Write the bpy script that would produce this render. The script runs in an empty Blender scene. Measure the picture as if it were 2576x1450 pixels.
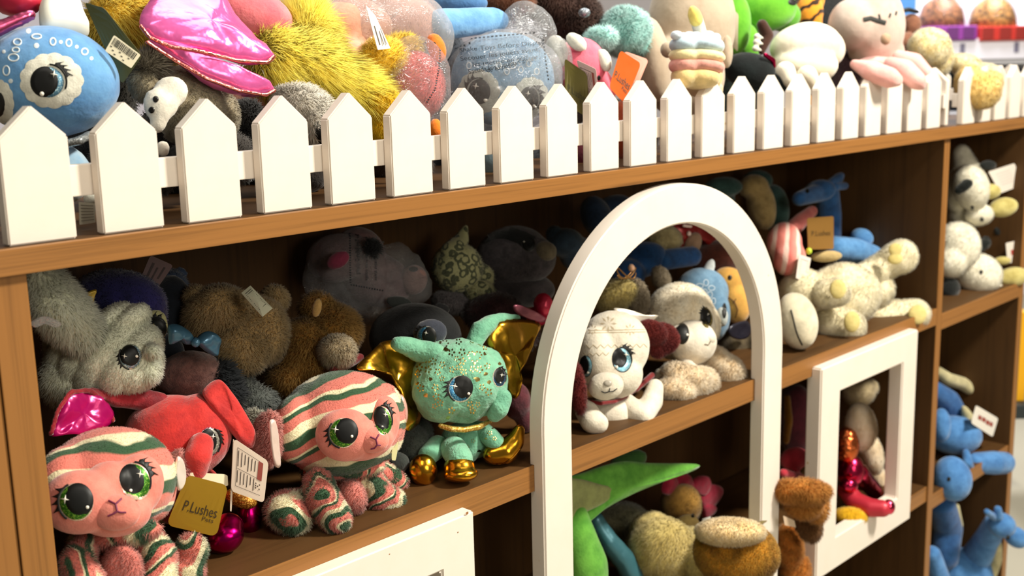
import bpy, bmesh, math, random
import numpy as np
from mathutils import Vector, Matrix
from mathutils.bvhtree import BVHTree
random.seed(7); RNG = np.random.default_rng(7)
scene = bpy.context.scene
COL = scene.collection
PI = math.pi

# ---------------------------------------------------------------- camera
F_PX = 2874.905
CAM = Vector((-0.46416, -1.13833, 0.16385))
yaw, pitch, roll = -0.804215, 1.379223, -0.0242635
RC = (Matrix.Rotation(yaw, 3, 'Z') @ Matrix.Rotation(pitch, 3, 'X') @ Matrix.Rotation(roll, 3, 'Z'))
AR, AU, AB = RC.col[0].copy(), RC.col[1].copy(), RC.col[2].copy()
cam_d = bpy.data.cameras.new('camera')
cam = bpy.data.objects.new('camera', cam_d); COL.objects.link(cam)
cam.matrix_world = Matrix.Translation(CAM) @ RC.to_4x4()
cam_d.sensor_width = 36; cam_d.lens = F_PX*36/2576
cam_d.clip_start = 0.05; cam_d.clip_end = 50
cam_d.dof.use_dof = True
cam_d.dof.focus_distance = 1.50
cam_d.dof.aperture_fstop = 5.0
scene.camera = cam
scene.view_settings.view_transform = 'Standard'
scene.view_settings.look = 'None'
scene.view_settings.gamma = 1
scene.view_settings.exposure = 0.0
scene.view_settings.use_curve_mapping = False

def rdir(u, v):
    return (RC @ Vector(((u-1288)/F_PX, -(v-725)/F_PX, -1)))
def W(u, v, y):                         # the point of the plane at depth y (into the shelf) seen at u, v
    d = rdir(u, v); return CAM + d*((y-CAM.y)/d.y)
def depth(p): return -(RC.transposed() @ (p-CAM)).z
def WD(u, v, dist): return CAM + rdir(u, v)*dist

# ---------------------------------------------------------------- materials
def lin(c):
    out = []
    for k in c[:3]:
        k = k/255
        out.append(k/12.92 if k <= .04045 else ((k+.055)/1.055)**2.4)
    return (*out, 1)
MATS = {}
def newmat(name):
    m = bpy.data.materials.new(name); m.use_nodes = True
    nt = m.node_tree; b = nt.nodes['Principled BSDF']
    return m, nt, b
def N(nt, t, **kw):
    n = nt.nodes.new(t)
    for k, v in kw.items():
        if k in n.inputs: n.inputs[k].default_value = v
        else: setattr(n, k, v)
    return n
def bumpit(nt, b, height, strength, dist):
    bp = N(nt, 'ShaderNodeBump'); bp.inputs['Strength'].default_value = strength; bp.inputs['Distance'].default_value = dist
    nt.links.new(height, bp.inputs['Height']); nt.links.new(bp.outputs[0], b.inputs['Normal'])
def ramp(nt, fac, stops, interp='LINEAR'):
    r = N(nt, 'ShaderNodeValToRGB'); r.color_ramp.interpolation = interp
    e = r.color_ramp.elements
    while len(e) < len(stops): e.new(.5)
    for i, (p, c) in enumerate(stops):
        e[i].position = p; e[i].color = c if len(c) == 4 else lin(c)
    nt.links.new(fac, r.inputs[0]); return r
def plush(c, c2=None, scale=45, bump=.5, rough=.92, sheen=.35, dist=.004, detail=4):
    key = ('plush', c, c2, scale, bump, rough, sheen, dist)
    if key in MATS: return MATS[key]
    m, nt, b = newmat('plush_fabric')
    if c2 is None: c2 = tuple(max(0, k*.86) for k in c)
    tc = N(nt, 'ShaderNodeTexCoord'); no = N(nt, 'ShaderNodeTexNoise', Scale=float(scale), Detail=float(detail), Roughness=.65)
    nt.links.new(tc.outputs['Object'], no.inputs['Vector'])
    r = ramp(nt, no.outputs['Fac'], [(.35, lin(c2)), (.62, lin(c))])
    nt.links.new(r.outputs[0], b.inputs['Base Color'])
    b.inputs['Roughness'].default_value = rough; b.inputs['Specular IOR Level'].default_value = .2
    b.inputs['Sheen Weight'].default_value = sheen; b.inputs['Sheen Roughness'].default_value = .5
    n2 = N(nt, 'ShaderNodeTexNoise', Scale=float(scale*9), Detail=2.0)
    nt.links.new(tc.outputs['Object'], n2.inputs['Vector'])
    ad = N(nt, 'ShaderNodeMath', operation='ADD'); nt.links.new(no.outputs['Fac'], ad.inputs[0])
    mu = N(nt, 'ShaderNodeMath', operation='MULTIPLY'); mu.inputs[1].default_value = .3
    nt.links.new(n2.outputs['Fac'], mu.inputs[0]); nt.links.new(mu.outputs[0], ad.inputs[1])
    bumpit(nt, b, ad.outputs[0], bump, dist)
    MATS[key] = m; return m
def solid(c, rough=.5, metal=0, spec=.5, coat=0, bump=0, bscale=60, name='paint', bdist=.003):
    key = ('solid', c, rough, metal, spec, coat, bump, bscale)
    if key in MATS: return MATS[key]
    m, nt, b = newmat(name)
    b.inputs['Base Color'].default_value = lin(c); b.inputs['Roughness'].default_value = rough
    b.inputs['Metallic'].default_value = metal; b.inputs['Specular IOR Level'].default_value = spec
    b.inputs['Coat Weight'].default_value = coat
    tc = N(nt, 'ShaderNodeTexCoord'); no = N(nt, 'ShaderNodeTexNoise', Scale=float(bscale), Detail=3.0)
    nt.links.new(tc.outputs['Object'], no.inputs['Vector'])
    if bump: bumpit(nt, b, no.outputs['Fac'], bump, bdist)
    else:
        rr = N(nt, 'ShaderNodeMapRange'); rr.inputs['To Min'].default_value = rough*.9; rr.inputs['To Max'].default_value = min(1, rough*1.1)
        nt.links.new(no.outputs['Fac'], rr.inputs['Value']); nt.links.new(rr.outputs[0], b.inputs['Roughness'])
    MATS[key] = m; return m
def foil(c, rough=.28, bump=.5, bscale=28):           # crinkled metallic cloth
    return solid(c, rough, 1.0, .5, 0, bump, bscale, 'metallic_cloth', .006)
def satin(c, rough=.35): return solid(c, rough, .35, .6, 0, .35, 22, 'satin_cloth', .006)
def glitter(c, c2=(255, 255, 255)):
    key = ('glit', c, c2)
    if key in MATS: return MATS[key]
    m, nt, b = newmat('glitter_cloth')
    tc = N(nt, 'ShaderNodeTexCoord'); vo = N(nt, 'ShaderNodeTexVoronoi', Scale=900.0)
    nt.links.new(tc.outputs['Object'], vo.inputs['Vector'])
    r = ramp(nt, vo.outputs['Color'], [(.3, lin(c)), (.62, lin(c)), (.8, lin(c2))])
    nt.links.new(r.outputs[0], b.inputs['Base Color'])
    b.inputs['Metallic'].default_value = .6; b.inputs['Roughness'].default_value = .35
    bumpit(nt, b, vo.outputs['Color'], .5, .0006)
    MATS[key] = m; return m
def stripes(direction, freq, phase, distort=.5, nscale=12, stops=None, name='striped_plush', bend=None):
    m, nt, b = newmat(name)
    tc = N(nt, 'ShaderNodeTexCoord')
    no = N(nt, 'ShaderNodeTexNoise', Scale=float(nscale), Detail=1.5)
    nt.links.new(tc.outputs['Object'], no.inputs['Vector'])
    dp = N(nt, 'ShaderNodeVectorMath', operation='DOT_PRODUCT'); dp.inputs[1].default_value = Vector(direction).normalized()*freq
    nt.links.new(tc.outputs['Object'], dp.inputs[0])
    mu = N(nt, 'ShaderNodeMath', operation='MULTIPLY_ADD'); mu.inputs[1].default_value = distort
    nt.links.new(no.outputs['Fac'], mu.inputs[0]); nt.links.new(dp.outputs['Value'], mu.inputs[2])
    src = mu.outputs[0]
    if bend is not None:
        axis, k = bend
        d2 = N(nt, 'ShaderNodeVectorMath', operation='DOT_PRODUCT'); d2.inputs[1].default_value = Vector(axis).normalized()
        nt.links.new(tc.outputs['Object'], d2.inputs[0])
        sq = N(nt, 'ShaderNodeMath', operation='MULTIPLY'); nt.links.new(d2.outputs['Value'], sq.inputs[0]); nt.links.new(d2.outputs['Value'], sq.inputs[1])
        ma = N(nt, 'ShaderNodeMath', operation='MULTIPLY_ADD'); ma.inputs[1].default_value = k
        nt.links.new(sq.outputs[0], ma.inputs[0]); nt.links.new(src, ma.inputs[2]); src = ma.outputs[0]
    ap = N(nt, 'ShaderNodeMath', operation='ADD'); ap.inputs[1].default_value = phase+20
    nt.links.new(src, ap.inputs[0])
    fr = N(nt, 'ShaderNodeMath', operation='FRACT'); nt.links.new(ap.outputs[0], fr.inputs[0])
    r = ramp(nt, fr.outputs[0], stops)
    nt.links.new(r.outputs[0], b.inputs['Base Color'])
    b.inputs['Roughness'].default_value = .92; b.inputs['Sheen Weight'].default_value = .3; b.inputs['Specular IOR Level'].default_value = .2
    n2 = N(nt, 'ShaderNodeTexNoise', Scale=400.0, Detail=2.0); nt.links.new(tc.outputs['Object'], n2.inputs['Vector'])
    bumpit(nt, b, n2.outputs['Fac'], .5, .002)
    return m
def spots(c, cs, scale=60, lo=.28, hi=.42, ringed=True, bump=.3):
    m, nt, b = newmat('spotted_plush')
    tc = N(nt, 'ShaderNodeTexCoord'); vo = N(nt, 'ShaderNodeTexVoronoi', Scale=float(scale))
    no = N(nt, 'ShaderNodeTexNoise', Scale=float(scale*1.3)); 
    nt.links.new(tc.outputs['Object'], no.inputs['Vector'])
    va = N(nt, 'ShaderNodeVectorMath', operation='MULTIPLY_ADD'); va.inputs[1].default_value = (.012,)*3
    nt.links.new(no.outputs['Color'], va.inputs[0]); nt.links.new(tc.outputs['Object'], va.inputs[2])
    nt.links.new(va.outputs[0], vo.inputs['Vector'])
    st = [(0, lin(c)), (lo-.02, lin(c)), (lo, lin(cs)), (hi, lin(cs)), (hi+.02, lin(c))] if ringed else [(0, lin(cs)), (lo, lin(cs)), (lo+.03, lin(c))]
    r = ramp(nt, vo.outputs['Distance'], st)
    nt.links.new(r.outputs[0], b.inputs['Base Color'])
    b.inputs['Roughness'].default_value = .9; b.inputs['Sheen Weight'].default_value = .2
    bumpit(nt, b, no.outputs['Fac'], bump, .004)
    return m
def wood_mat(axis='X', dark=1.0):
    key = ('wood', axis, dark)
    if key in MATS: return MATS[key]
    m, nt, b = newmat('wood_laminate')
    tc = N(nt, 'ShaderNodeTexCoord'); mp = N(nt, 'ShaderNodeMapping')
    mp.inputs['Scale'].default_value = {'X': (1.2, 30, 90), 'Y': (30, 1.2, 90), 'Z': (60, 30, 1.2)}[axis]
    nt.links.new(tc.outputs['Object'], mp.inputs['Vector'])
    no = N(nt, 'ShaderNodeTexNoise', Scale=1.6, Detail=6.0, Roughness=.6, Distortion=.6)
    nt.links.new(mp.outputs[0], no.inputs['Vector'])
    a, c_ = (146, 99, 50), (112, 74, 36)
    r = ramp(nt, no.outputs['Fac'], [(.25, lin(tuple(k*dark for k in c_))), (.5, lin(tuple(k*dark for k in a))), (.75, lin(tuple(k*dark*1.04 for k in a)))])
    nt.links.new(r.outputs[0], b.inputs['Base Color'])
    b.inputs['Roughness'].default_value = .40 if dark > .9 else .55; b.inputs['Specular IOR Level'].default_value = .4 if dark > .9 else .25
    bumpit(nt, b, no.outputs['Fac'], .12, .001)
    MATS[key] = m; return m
def white_paint():
    if 'wp' in MATS: return MATS['wp']
    m, nt, b = newmat('white_paint')
    tc = N(nt, 'ShaderNodeTexCoord'); no = N(nt, 'ShaderNodeTexNoise', Scale=9.0, Detail=8.0, Roughness=.7)
    nt.links.new(tc.outputs['Object'], no.inputs['Vector'])
    r = ramp(nt, no.outputs['Fac'], [(.0, lin((226, 212, 196))), (.30, lin((229, 217, 203))), (.6, lin((231, 221, 210)))])
    vo = N(nt, 'ShaderNodeTexVoronoi', Scale=16.0); nt.links.new(tc.outputs['Object'], vo.inputs['Vector'])
    sp = ramp(nt, vo.outputs['Distance'], [(.0, (1, 1, 1, 1)), (.022, (1, 1, 1, 1)), (.05, (0, 0, 0, 1))])
    mx = N(nt, 'ShaderNodeMix', data_type='RGBA'); nt.links.new(sp.outputs[0], mx.inputs[0])
    nt.links.new(r.outputs[0], mx.inputs[6]); mx.inputs[7].default_value = lin((205, 176, 130))
    nt.links.new(mx.outputs[2], b.inputs['Base Color'])
    b.inputs['Roughness'].default_value = .42; b.inputs['Specular IOR Level'].default_value = .35
    bumpit(nt, b, no.outputs['Fac'], .08, .002)
    MATS['wp'] = m; return m
def film(tint=(255, 255, 255), haze=.10, crinkle=1.0):
    key = ('film', tint, haze)
    if key in MATS: return MATS[key]
    m = bpy.data.materials.new('clear_plastic_film'); m.use_nodes = True; nt = m.node_tree
    nt.nodes.clear(); out = N(nt, 'ShaderNodeOutputMaterial')
    tr = N(nt, 'ShaderNodeBsdfTransparent'); tr.inputs[0].default_value = lin(tint)
    gl = N(nt, 'ShaderNodeBsdfGlossy'); gl.inputs['Roughness'].default_value = .09
    df = N(nt, 'ShaderNodeBsdfDiffuse'); df.inputs[0].default_value = (.9, .9, .92, 1)
    tc = N(nt, 'ShaderNodeTexCoord'); no = N(nt, 'ShaderNodeTexNoise', Scale=32.0, Detail=3.0, Distortion=1.5)
    vo = N(nt, 'ShaderNodeTexVoronoi', Scale=26.0, feature='DISTANCE_TO_EDGE')
    nt.links.new(tc.outputs['Object'], no.inputs['Vector']); nt.links.new(no.outputs['Color'], vo.inputs['Vector'])
    vo.inputs['Scale'].default_value = 7
    ad = N(nt, 'ShaderNodeMath', operation='ADD'); nt.links.new(no.outputs['Fac'], ad.inputs[0]); nt.links.new(vo.outputs['Distance'], ad.inputs[1])
    bp = N(nt, 'ShaderNodeBump'); bp.inputs['Strength'].default_value = crinkle; bp.inputs['Distance'].default_value = .012
    nt.links.new(ad.outputs[0], bp.inputs['Height']); nt.links.new(bp.outputs[0], gl.inputs['Normal'])
    lw = N(nt, 'ShaderNodeFresnel'); lw.inputs['IOR'].default_value = 1.45; nt.links.new(bp.outputs[0], lw.inputs['Normal'])
    m1 = N(nt, 'ShaderNodeMixShader'); m1.inputs[0].default_value = haze
    nt.links.new(tr.outputs[0], m1.inputs[1]); nt.links.new(df.outputs[0], m1.inputs[2])
    sc_ = N(nt, 'ShaderNodeMath', operation='MULTIPLY'); sc_.inputs[1].default_value = .55; nt.links.new(lw.outputs[0], sc_.inputs[0])
    m2 = N(nt, 'ShaderNodeMixShader'); nt.links.new(sc_.outputs[0], m2.inputs[0])
    nt.links.new(m1.outputs[0], m2.inputs[1]); nt.links.new(gl.outputs[0], m2.inputs[2])
    nt.links.new(m2.outputs[0], out.inputs[0])
    MATS[key] = m; return m
FV = {}
def fur_variant(m):                     # the cloth as thin fibres: colour lifted against self-shadowing, light also passes through
    if m.name in FV: return FV[m.name]
    k = m.copy(); k.name = 'plush_fibres'; nt = k.node_tree; b = nt.nodes['Principled BSDF']; out = nt.nodes['Material Output']
    src = b.inputs['Base Color'].links[0].from_socket if b.inputs['Base Color'].is_linked else None
    hs = N(nt, 'ShaderNodeGamma'); hs.inputs['Gamma'].default_value = .66
    if src: nt.links.new(src, hs.inputs['Color'])
    else: hs.inputs['Color'].default_value = b.inputs['Base Color'].default_value
    nt.links.new(hs.outputs[0], b.inputs['Base Color'])
    for l in list(b.inputs['Normal'].links): nt.links.remove(l)
    tl = N(nt, 'ShaderNodeBsdfTranslucent'); nt.links.new(hs.outputs[0], tl.inputs['Color'])
    mx = N(nt, 'ShaderNodeMixShader'); mx.inputs[0].default_value = .45
    nt.links.new(b.outputs[0], mx.inputs[1]); nt.links.new(tl.outputs[0], mx.inputs[2]); nt.links.new(mx.outputs[0], out.inputs['Surface'])
    FV[m.name] = k; return k
BLACK = solid((16, 17, 16), .55, name='black_thread')
WHITE = solid((245, 240, 226), .5, name='white_print')

# ---------------------------------------------------------------- mesh helpers
def mk(name, V, Fc, mat, parent=None, smooth=True, mats=None, midx=None):
    me = bpy.data.meshes.new(name); me.from_pydata([tuple(v) for v in V], [], [tuple(f) for f in Fc]); me.update()
    for m in (mats or [mat]): me.materials.append(m)
    if midx is not None: me.polygons.foreach_set('material_index', midx)
    if smooth: me.polygons.foreach_set('use_smooth', [True]*len(me.polygons))
    o = bpy.data.objects.new(name, me); COL.objects.link(o)
    if parent: o.parent = parent
    return o
def setp(o, label=None, cat=None, group=None, kind=None):
    if label: o['label'] = label
    if cat: o['category'] = cat
    if group: o['group'] = group
    if kind: o['kind'] = kind
    return o
def box_bm(bm, x0, x1, y0, y1, z0, z1, bev=.0015):
    r = bmesh.ops.create_cube(bm, size=1.0)
    for v in r['verts']:
        v.co = Vector((x0+(v.co.x+.5)*(x1-x0), y0+(v.co.y+.5)*(y1-y0), z0+(v.co.z+.5)*(z1-z0)))
    if bev:
        es = list({e for v in r['verts'] for e in v.link_edges})
        bmesh.ops.bevel(bm, geom=es, offset=bev, segments=2, affect='EDGES', profile=.6)
def bm_obj(name, bm, mat, parent=None, smooth=False, loc=None):
    me = bpy.data.meshes.new(name)
    if loc is not None: bmesh.ops.translate(bm, vec=-Vector(loc), verts=bm.verts)
    bm.to_mesh(me); bm.free(); me.materials.append(mat)
    if smooth: me.polygons.foreach_set('use_smooth', [True]*len(me.polygons))
    o = bpy.data.objects.new(name, me); COL.objects.link(o)
    if loc is not None: o.location = loc
    if parent: o.parent = parent
    return o
def box(name, x0, x1, y0, y1, z0, z1, mat, parent=None, bev=.0015):
    bm = bmesh.new(); box_bm(bm, x0, x1, y0, y1, z0, z1, bev); return bm_obj(name, bm, mat, parent)
def empty(name, loc, label, cat, group=None):
    o = bpy.data.objects.new(name, None); COL.objects.link(o); o.location = loc; o.empty_display_size = .02
    return setp(o, label, cat, group)

# ---- prims: camera-plane sized ellipsoids and tubes, all in real metres
def E(u, v, y, a, b, rot=0, c=None):
    p = W(u, v, y); s = depth(p)/F_PX
    if c is None: c = (a+b)/2
    t = math.radians(rot)
    ax = AR*math.cos(t)+AU*math.sin(t); ay = -AR*math.sin(t)+AU*math.cos(t)
    return ('e', p, ax*(a*s), ay*(b*s), AB*(c*s))
def T(*pts):                                  # (u, v, y, r) ...
    out = []
    for (u, v, y, r) in pts:
        p = W(u, v, y); out.append((p, r*depth(p)/F_PX))
    return ('t', out)
_sph = None
def sphere_pts():
    global _sph
    if _sph is None:
        bm = bmesh.new(); bmesh.ops.create_icosphere(bm, subdivisions=3, radius=1)
        bm.verts.ensure_lookup_table()
        _sph = (np.array([v.co[:] for v in bm.verts]), [[v.index for v in f.verts] for f in bm.faces]); bm.free()
    return _sph
def prim_mesh(prims):
    SV, SF = sphere_pts(); V, Fc = [], []; n = 0
    def addsph(p, A, B, C):
        nonlocal n
        M = np.array([A, B, C]); P = SV @ M + np.array(p)
        f = SF if np.linalg.det(M) > 0 else [x[::-1] for x in SF]
        V.append(P); Fc.extend([[i+n for i in x] for x in f]); n += len(SV)
    for pr in prims:
        if pr[0] == 'e': addsph(pr[1], pr[2], pr[3], pr[4])
        else:
            P = pr[1]
            for (p0, r0), (p1, r1) in zip(P[:-1], P[1:]):
                k = max(2, int((p1-p0).length/(min(r0, r1)*.45+1e-5))+1); k = min(k, 14)
                for i in range(k+1):
                    t = i/k
                    r = r0+(r1-r0)*t; p = p0.lerp(p1, t); addsph(p, (r, 0, 0), (0, r, 0), (0, 0, r))
    return np.vstack(V), Fc
def remesh(prims, voxel, smooth=4):
    V, Fc = prim_mesh(prims)
    me = bpy.data.meshes.new('tmp'); me.from_pydata(V.tolist(), [], Fc)
    o = bpy.data.objects.new('tmp', me); COL.objects.link(o)
    m = o.modifiers.new('r', 'REMESH'); m.mode = 'VOXEL'; m.voxel_size = voxel
    s = o.modifiers.new('s', 'SMOOTH'); s.factor = .5; s.iterations = smooth
    dg = bpy.context.evaluated_depsgraph_get(); ev = o.evaluated_get(dg); em = ev.to_mesh()
    nv = len(em.vertices); A = np.empty(nv*3); em.vertices.foreach_get('co', A); A = A.reshape(-1, 3)
    Nn = np.empty(nv*3); em.vertex_normals.foreach_get('vector', Nn); Nn = Nn.reshape(-1, 3)
    Q = [tuple(p.vertices) for p in em.polygons]
    ev.to_mesh_clear(); bpy.data.objects.remove(o); bpy.data.meshes.remove(me)
    return A, Nn, Q
def wob(P, scale, seed, octv=4):
    g = np.random.default_rng(seed); r = np.zeros(len(P)); amp = 1.
    for o in range(octv):
        for k in range(4):
            d = g.normal(size=3); d /= np.linalg.norm(d)
            w = P + .5/scale*np.sin(P[:, [1, 2, 0]]*scale*1.3+g.uniform(0, 6, 3))
            r += amp*np.sin(w @ d*scale*(1.0+.5*g.random())+g.uniform(0, 6.28))/4
        scale *= 1.9; amp *= .55
    return r
def vnormals(V, Q):
    Nn = np.zeros_like(V); a = np.array([q[:3] for q in Q])
    fn = np.cross(V[a[:, 1]]-V[a[:, 0]], V[a[:, 2]]-V[a[:, 0]])
    for k in range(4):
        idx = np.array([q[k] if len(q) > k else q[0] for q in Q]); np.add.at(Nn, idx, fn)
    return Nn/(np.linalg.norm(Nn, axis=1, keepdims=True)+1e-12)
def fur_arrays(V, Nn, Q, n, length, width, comb, spread, seed, excl):
    g = np.random.default_rng(seed)
    a = np.array([q[:3] for q in Q]+[(q[0], q[2], q[3]) for q in Q if len(q) == 4])
    A, B, C = V[a[:, 0]], V[a[:, 1]], V[a[:, 2]]
    ar = np.linalg.norm(np.cross(B-A, C-A), axis=1)
    # keep only what faces the front half (and a margin): the rest is never seen
    fc = (A+B+C)/3; view = np.array(CAM)-fc; nn = np.cross(B-A, C-A)
    fac = (nn*view).sum(1)/(np.linalg.norm(nn, axis=1)*np.linalg.norm(view, axis=1)+1e-12)
    ar = ar*np.where(fac > -.35, 1, .06)
    idx = g.choice(len(a), n, p=ar/ar.sum())
    r1, r2 = g.random(n), g.random(n); sw = r1+r2 > 1; r1[sw], r2[sw] = 1-r1[sw], 1-r2[sw]
    w = np.stack([1-r1-r2, r1, r2], 1)
    P = (V[a[idx]]*w[..., None]).sum(1); No = (Nn[a[idx]]*w[..., None]).sum(1); No /= np.linalg.norm(No, axis=1, keepdims=True)+1e-12
    if excl:
        keep = np.ones(n, bool); RT = np.array(RC).T; c = (P-np.array(CAM)) @ np.array(RC)
        u = 1288+F_PX*c[:, 0]/-c[:, 2]; v = 725-F_PX*c[:, 1]/-c[:, 2]
        for (eu, ev, ea, eb) in excl: keep &= ((u-eu)/ea)**2+((v-ev)/eb)**2 > 1
        P, No = P[keep], No[keep]; n = len(P)
    cd = np.array(AR)*comb[0]-np.array(AU)*comb[1]
    clump = np.stack([wob(P, 70, seed+i, 2) for i in (1, 2, 3)], 1)*spread*.8
    D = No + cd + clump + g.normal(size=(n, 3))*spread*.5
    D /= np.linalg.norm(D, axis=1, keepdims=True)
    L = length*(.6+.5*g.random(n))[:, None]; side = np.cross(D, g.normal(size=(n, 3))); side /= np.linalg.norm(side, axis=1, keepdims=True)+1e-9
    side *= width*.5
    drop = cd*.4+np.array((0, 0, -.25))
    gn = np.cross(side, D); flip = (gn*(np.array(CAM)-P)).sum(1) < 0; side[flip] *= -1
    P0 = P-No*length*.08; M_ = P0+D*L*.55; Tt = P0+(D*1.0+drop*.5)*L
    X = np.stack([P0-side, P0+side, M_+side*.7, M_-side*.7, Tt], 1).reshape(-1, 3)
    b = np.arange(n)*5
    F1 = np.stack([b, b+1, b+2, b+3], 1); F2 = np.stack([b+3, b+2, b+4], 1)
    NN = np.repeat(No*.75+D*.1+np.array((0, -.1, .15)), 5, axis=0); NN /= np.linalg.norm(NN, axis=1, keepdims=True)
    return X, F1, F2, NN
PROJ = {'head', 'face', 'muzzle', 'body', 'film', 'eye_patch', 'arm', 'bib'}
class Toy:
    def __init__(s, name, label, cat='plush toy', group=None):
        s.name, s.label, s.cat, s.group = name, label, cat, group
        s.objs = []; s.pb = []; s.tops = []; s.bv = {}; s.last = None
    def add(s, o, sub=None):
        s.objs.append(o)
        if sub is None: s.tops.append(o)
        else: o.parent = sub
        return o
    def blob(s, name, prims, mat, voxel=.0045, smooth=4, wr=0, ws=40, fur=None, excl=(), sub=None, label=None, seed=None, proj=True, ridges=None):
        seed = seed if seed is not None else len(s.objs)*13+len(s.name)*7+int(abs(prims[0][1].x if prims[0][0] == 'e' else prims[0][1][0][0].x)*997)
        V, Nn, Q = remesh(prims, voxel, smooth)
        if wr: V = V+Nn*(wob(V, ws, seed)*wr)[:, None]; Nn = vnormals(V, Q)
        if ridges:
            d, f, a = ridges; ph = V @ np.array(d.normalized())*f + wob(V, 18, seed+5, 2)*.9
            V = V+Nn*((np.abs(np.sin(ph))**.7-.5)*a)[:, None]; Nn = vnormals(V, Q)
        bv = BVHTree.FromPolygons([Vector(v) for v in V], [tuple(q) for q in Q])
        s.bv[name] = bv; s.last = bv if proj else s.last
        if proj and name in PROJ: s.pb.append(bv)
        me = bpy.data.meshes.new(name); 
        if fur:
            n, L, w, comb, sp = fur
            X, F1, F2, NN = fur_arrays(V, Nn, Q, n, L, w, comb, sp, seed, excl)
            k = len(V)
            allV = np.vstack([V, X]); faces = Q+(F1+k).tolist()+(F2+k).tolist()
            me.from_pydata(allV.tolist(), [], faces); me.update()
            me.polygons.foreach_set('use_smooth', [True]*len(me.polygons))
            me.normals_split_custom_set_from_vertices(np.vstack([Nn, NN]).tolist())
        else:
            me.from_pydata(V.tolist(), [], Q); me.update(); me.polygons.foreach_set('use_smooth', [True]*len(me.polygons))
        me.materials.append(mat)
        if fur:
            me.materials.append(fur_variant(mat)); mi = np.zeros(len(me.polygons), np.int32); mi[len(Q):] = 1
            me.polygons.foreach_set('material_index', mi)
        o = bpy.data.objects.new(name, me); COL.objects.link(o)
        if label: o['label'] = label
        return s.add(o, sub)
    # projection of image-plane outlines onto the last (or given) surface
    def pt(s, u, v, off, bv=None):
        d = rdir(u, v).normalized(); h = None; bst = 1e9
        for b_ in (s.pb or [s.last]):
            hh, nn, ii, tt = b_.ray_cast(CAM, d)
            if hh is not None and tt < bst: h, n, bst, bv = hh, nn, tt, b_
        bv = bv or s.last
        if h is None:
            g = getattr(s, 'lastd', None)
            if g is None:
                h0, n0, _, _ = bv.find_nearest(CAM+d*1.8)
                g = (h0-CAM).length if h0 else 1.8
            h, n, i, t = bv.find_nearest(CAM+d*g)
        s.lastd = (h-CAM).length
        if n.dot(d) > 0: n = -n
        return h+(n*.35-d*.65).normalized()*off if n.dot(-d) < .5 else h+n*off
    def fan(s, poly, off, rings=5, ctr=None):
        c = ctr or (sum(p[0] for p in poly)/len(poly), sum(p[1] for p in poly)/len(poly))
        m = len(poly); V = [s.pt(c[0], c[1], off)]; Fc = []
        for r in range(1, rings+1):
            k = r/rings
            for p in poly: V.append(s.pt(c[0]+(p[0]-c[0])*k, c[1]+(p[1]-c[1])*k, off if r < rings else off*.3))
            for i in range(m):
                j = (i+1) % m
                if r == 1: Fc.append((0, 1+j, 1+i))
                else:
                    a, b = 1+(r-2)*m, 1+(r-1)*m; Fc.append((a+i, a+j, b+j, b+i))
        return V, Fc
    def patch(s, name, polys, mat, off=.0006, rings=5, sub=None, label=None, bv=None):
        if bv: s.last = bv
        V, Fc = [], []
        for p in polys:
            a, f = s.fan(p, off, rings); n = len(V); V += a; Fc += [tuple(i+n for i in x) for x in f]
        o = mk(name, V, Fc, mat)
        if label: o['label'] = label
        return s.add(o, sub)
    def stroke(s, name, lines, w, mat, off=.0009, sub=None):
        V, Fc = [], []
        for L in lines:
            P = []
            for a, b in zip(L[:-1], L[1:]):
                k = max(2, int(math.hypot(b[0]-a[0], b[1]-a[1])/4))
                P += [(a[0]+(b[0]-a[0])*i/k, a[1]+(b[1]-a[1])*i/k) for i in range(k)]
            P.append(L[-1]); n = len(V)
            for i, p in enumerate(P):
                q0, q1 = P[max(0, i-1)], P[min(len(P)-1, i+1)]
                dx, dy = q1[0]-q0[0], q1[1]-q0[1]; l = math.hypot(dx, dy) or 1
                nx, ny = -dy/l*w/2, dx/l*w/2
                V += [s.pt(p[0]+nx, p[1]+ny, off*.5), s.pt(p[0], p[1], off*1.8), s.pt(p[0]-nx, p[1]-ny, off*.5)]
            for i in range(len(P)-1):
                a = n+3*i; Fc += [(a, a+1, a+4, a+3), (a+1, a+2, a+5, a+4)]
        return s.add(mk(name, V, Fc, mat), sub)
    def eye(s, cu, cv, a, b, iris, rot=0, pupil=None, star=None, dot=None, lash=None, base=None, bv=None, rim=1.0, L=1.0, starcol=None, step=.0007):
        if bv: s.last = bv
        s.lastd = None
        def el(u, v, ra, rb, n=28):
            t = math.radians(rot)
            return [(u+ra*math.cos(x)*math.cos(t)+rb*math.sin(x)*math.sin(t), v-ra*math.cos(x)*math.sin(t)+rb*math.sin(x)*math.cos(t)) for x in [2*PI*i/n for i in range(n)]]
        base = base or glitter((225, 215, 190), (255, 250, 235))
        s.lastd = (s.pt(cu, cv, 0)-CAM).length
        e = s.patch('eye', [el(cu, cv, a*rim, b*rim)], base, step*1.2)
        if iris: s.patch('iris', [el(cu, cv, a*.92, b*.92)], iris, step*2.2, sub=e)
        pu = pupil or (cu, cv, a*.7, b*.75)
        s.patch('pupil', [el(*pu)], solid((12, 13, 13), .5, spec=.35, name='black_embroidery'), step*3.2, sub=e)
        H = []
        if star:
            u, v, r = star; H.append([(u+(r if i % 2 == 0 else r*.24)*math.cos(PI/4*i+.15), v+(r if i % 2 == 0 else r*.24)*math.sin(PI/4*i+.15)) for i in range(8)])
        if dot: H.append([(dot[0]+dot[2]*math.cos(PI/5*i), dot[1]+dot[2]*math.sin(PI/5*i)) for i in range(10)])
        if H: s.patch('eye_highlight', H, starcol or WHITE, step*4.4, rings=2, sub=e)
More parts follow.
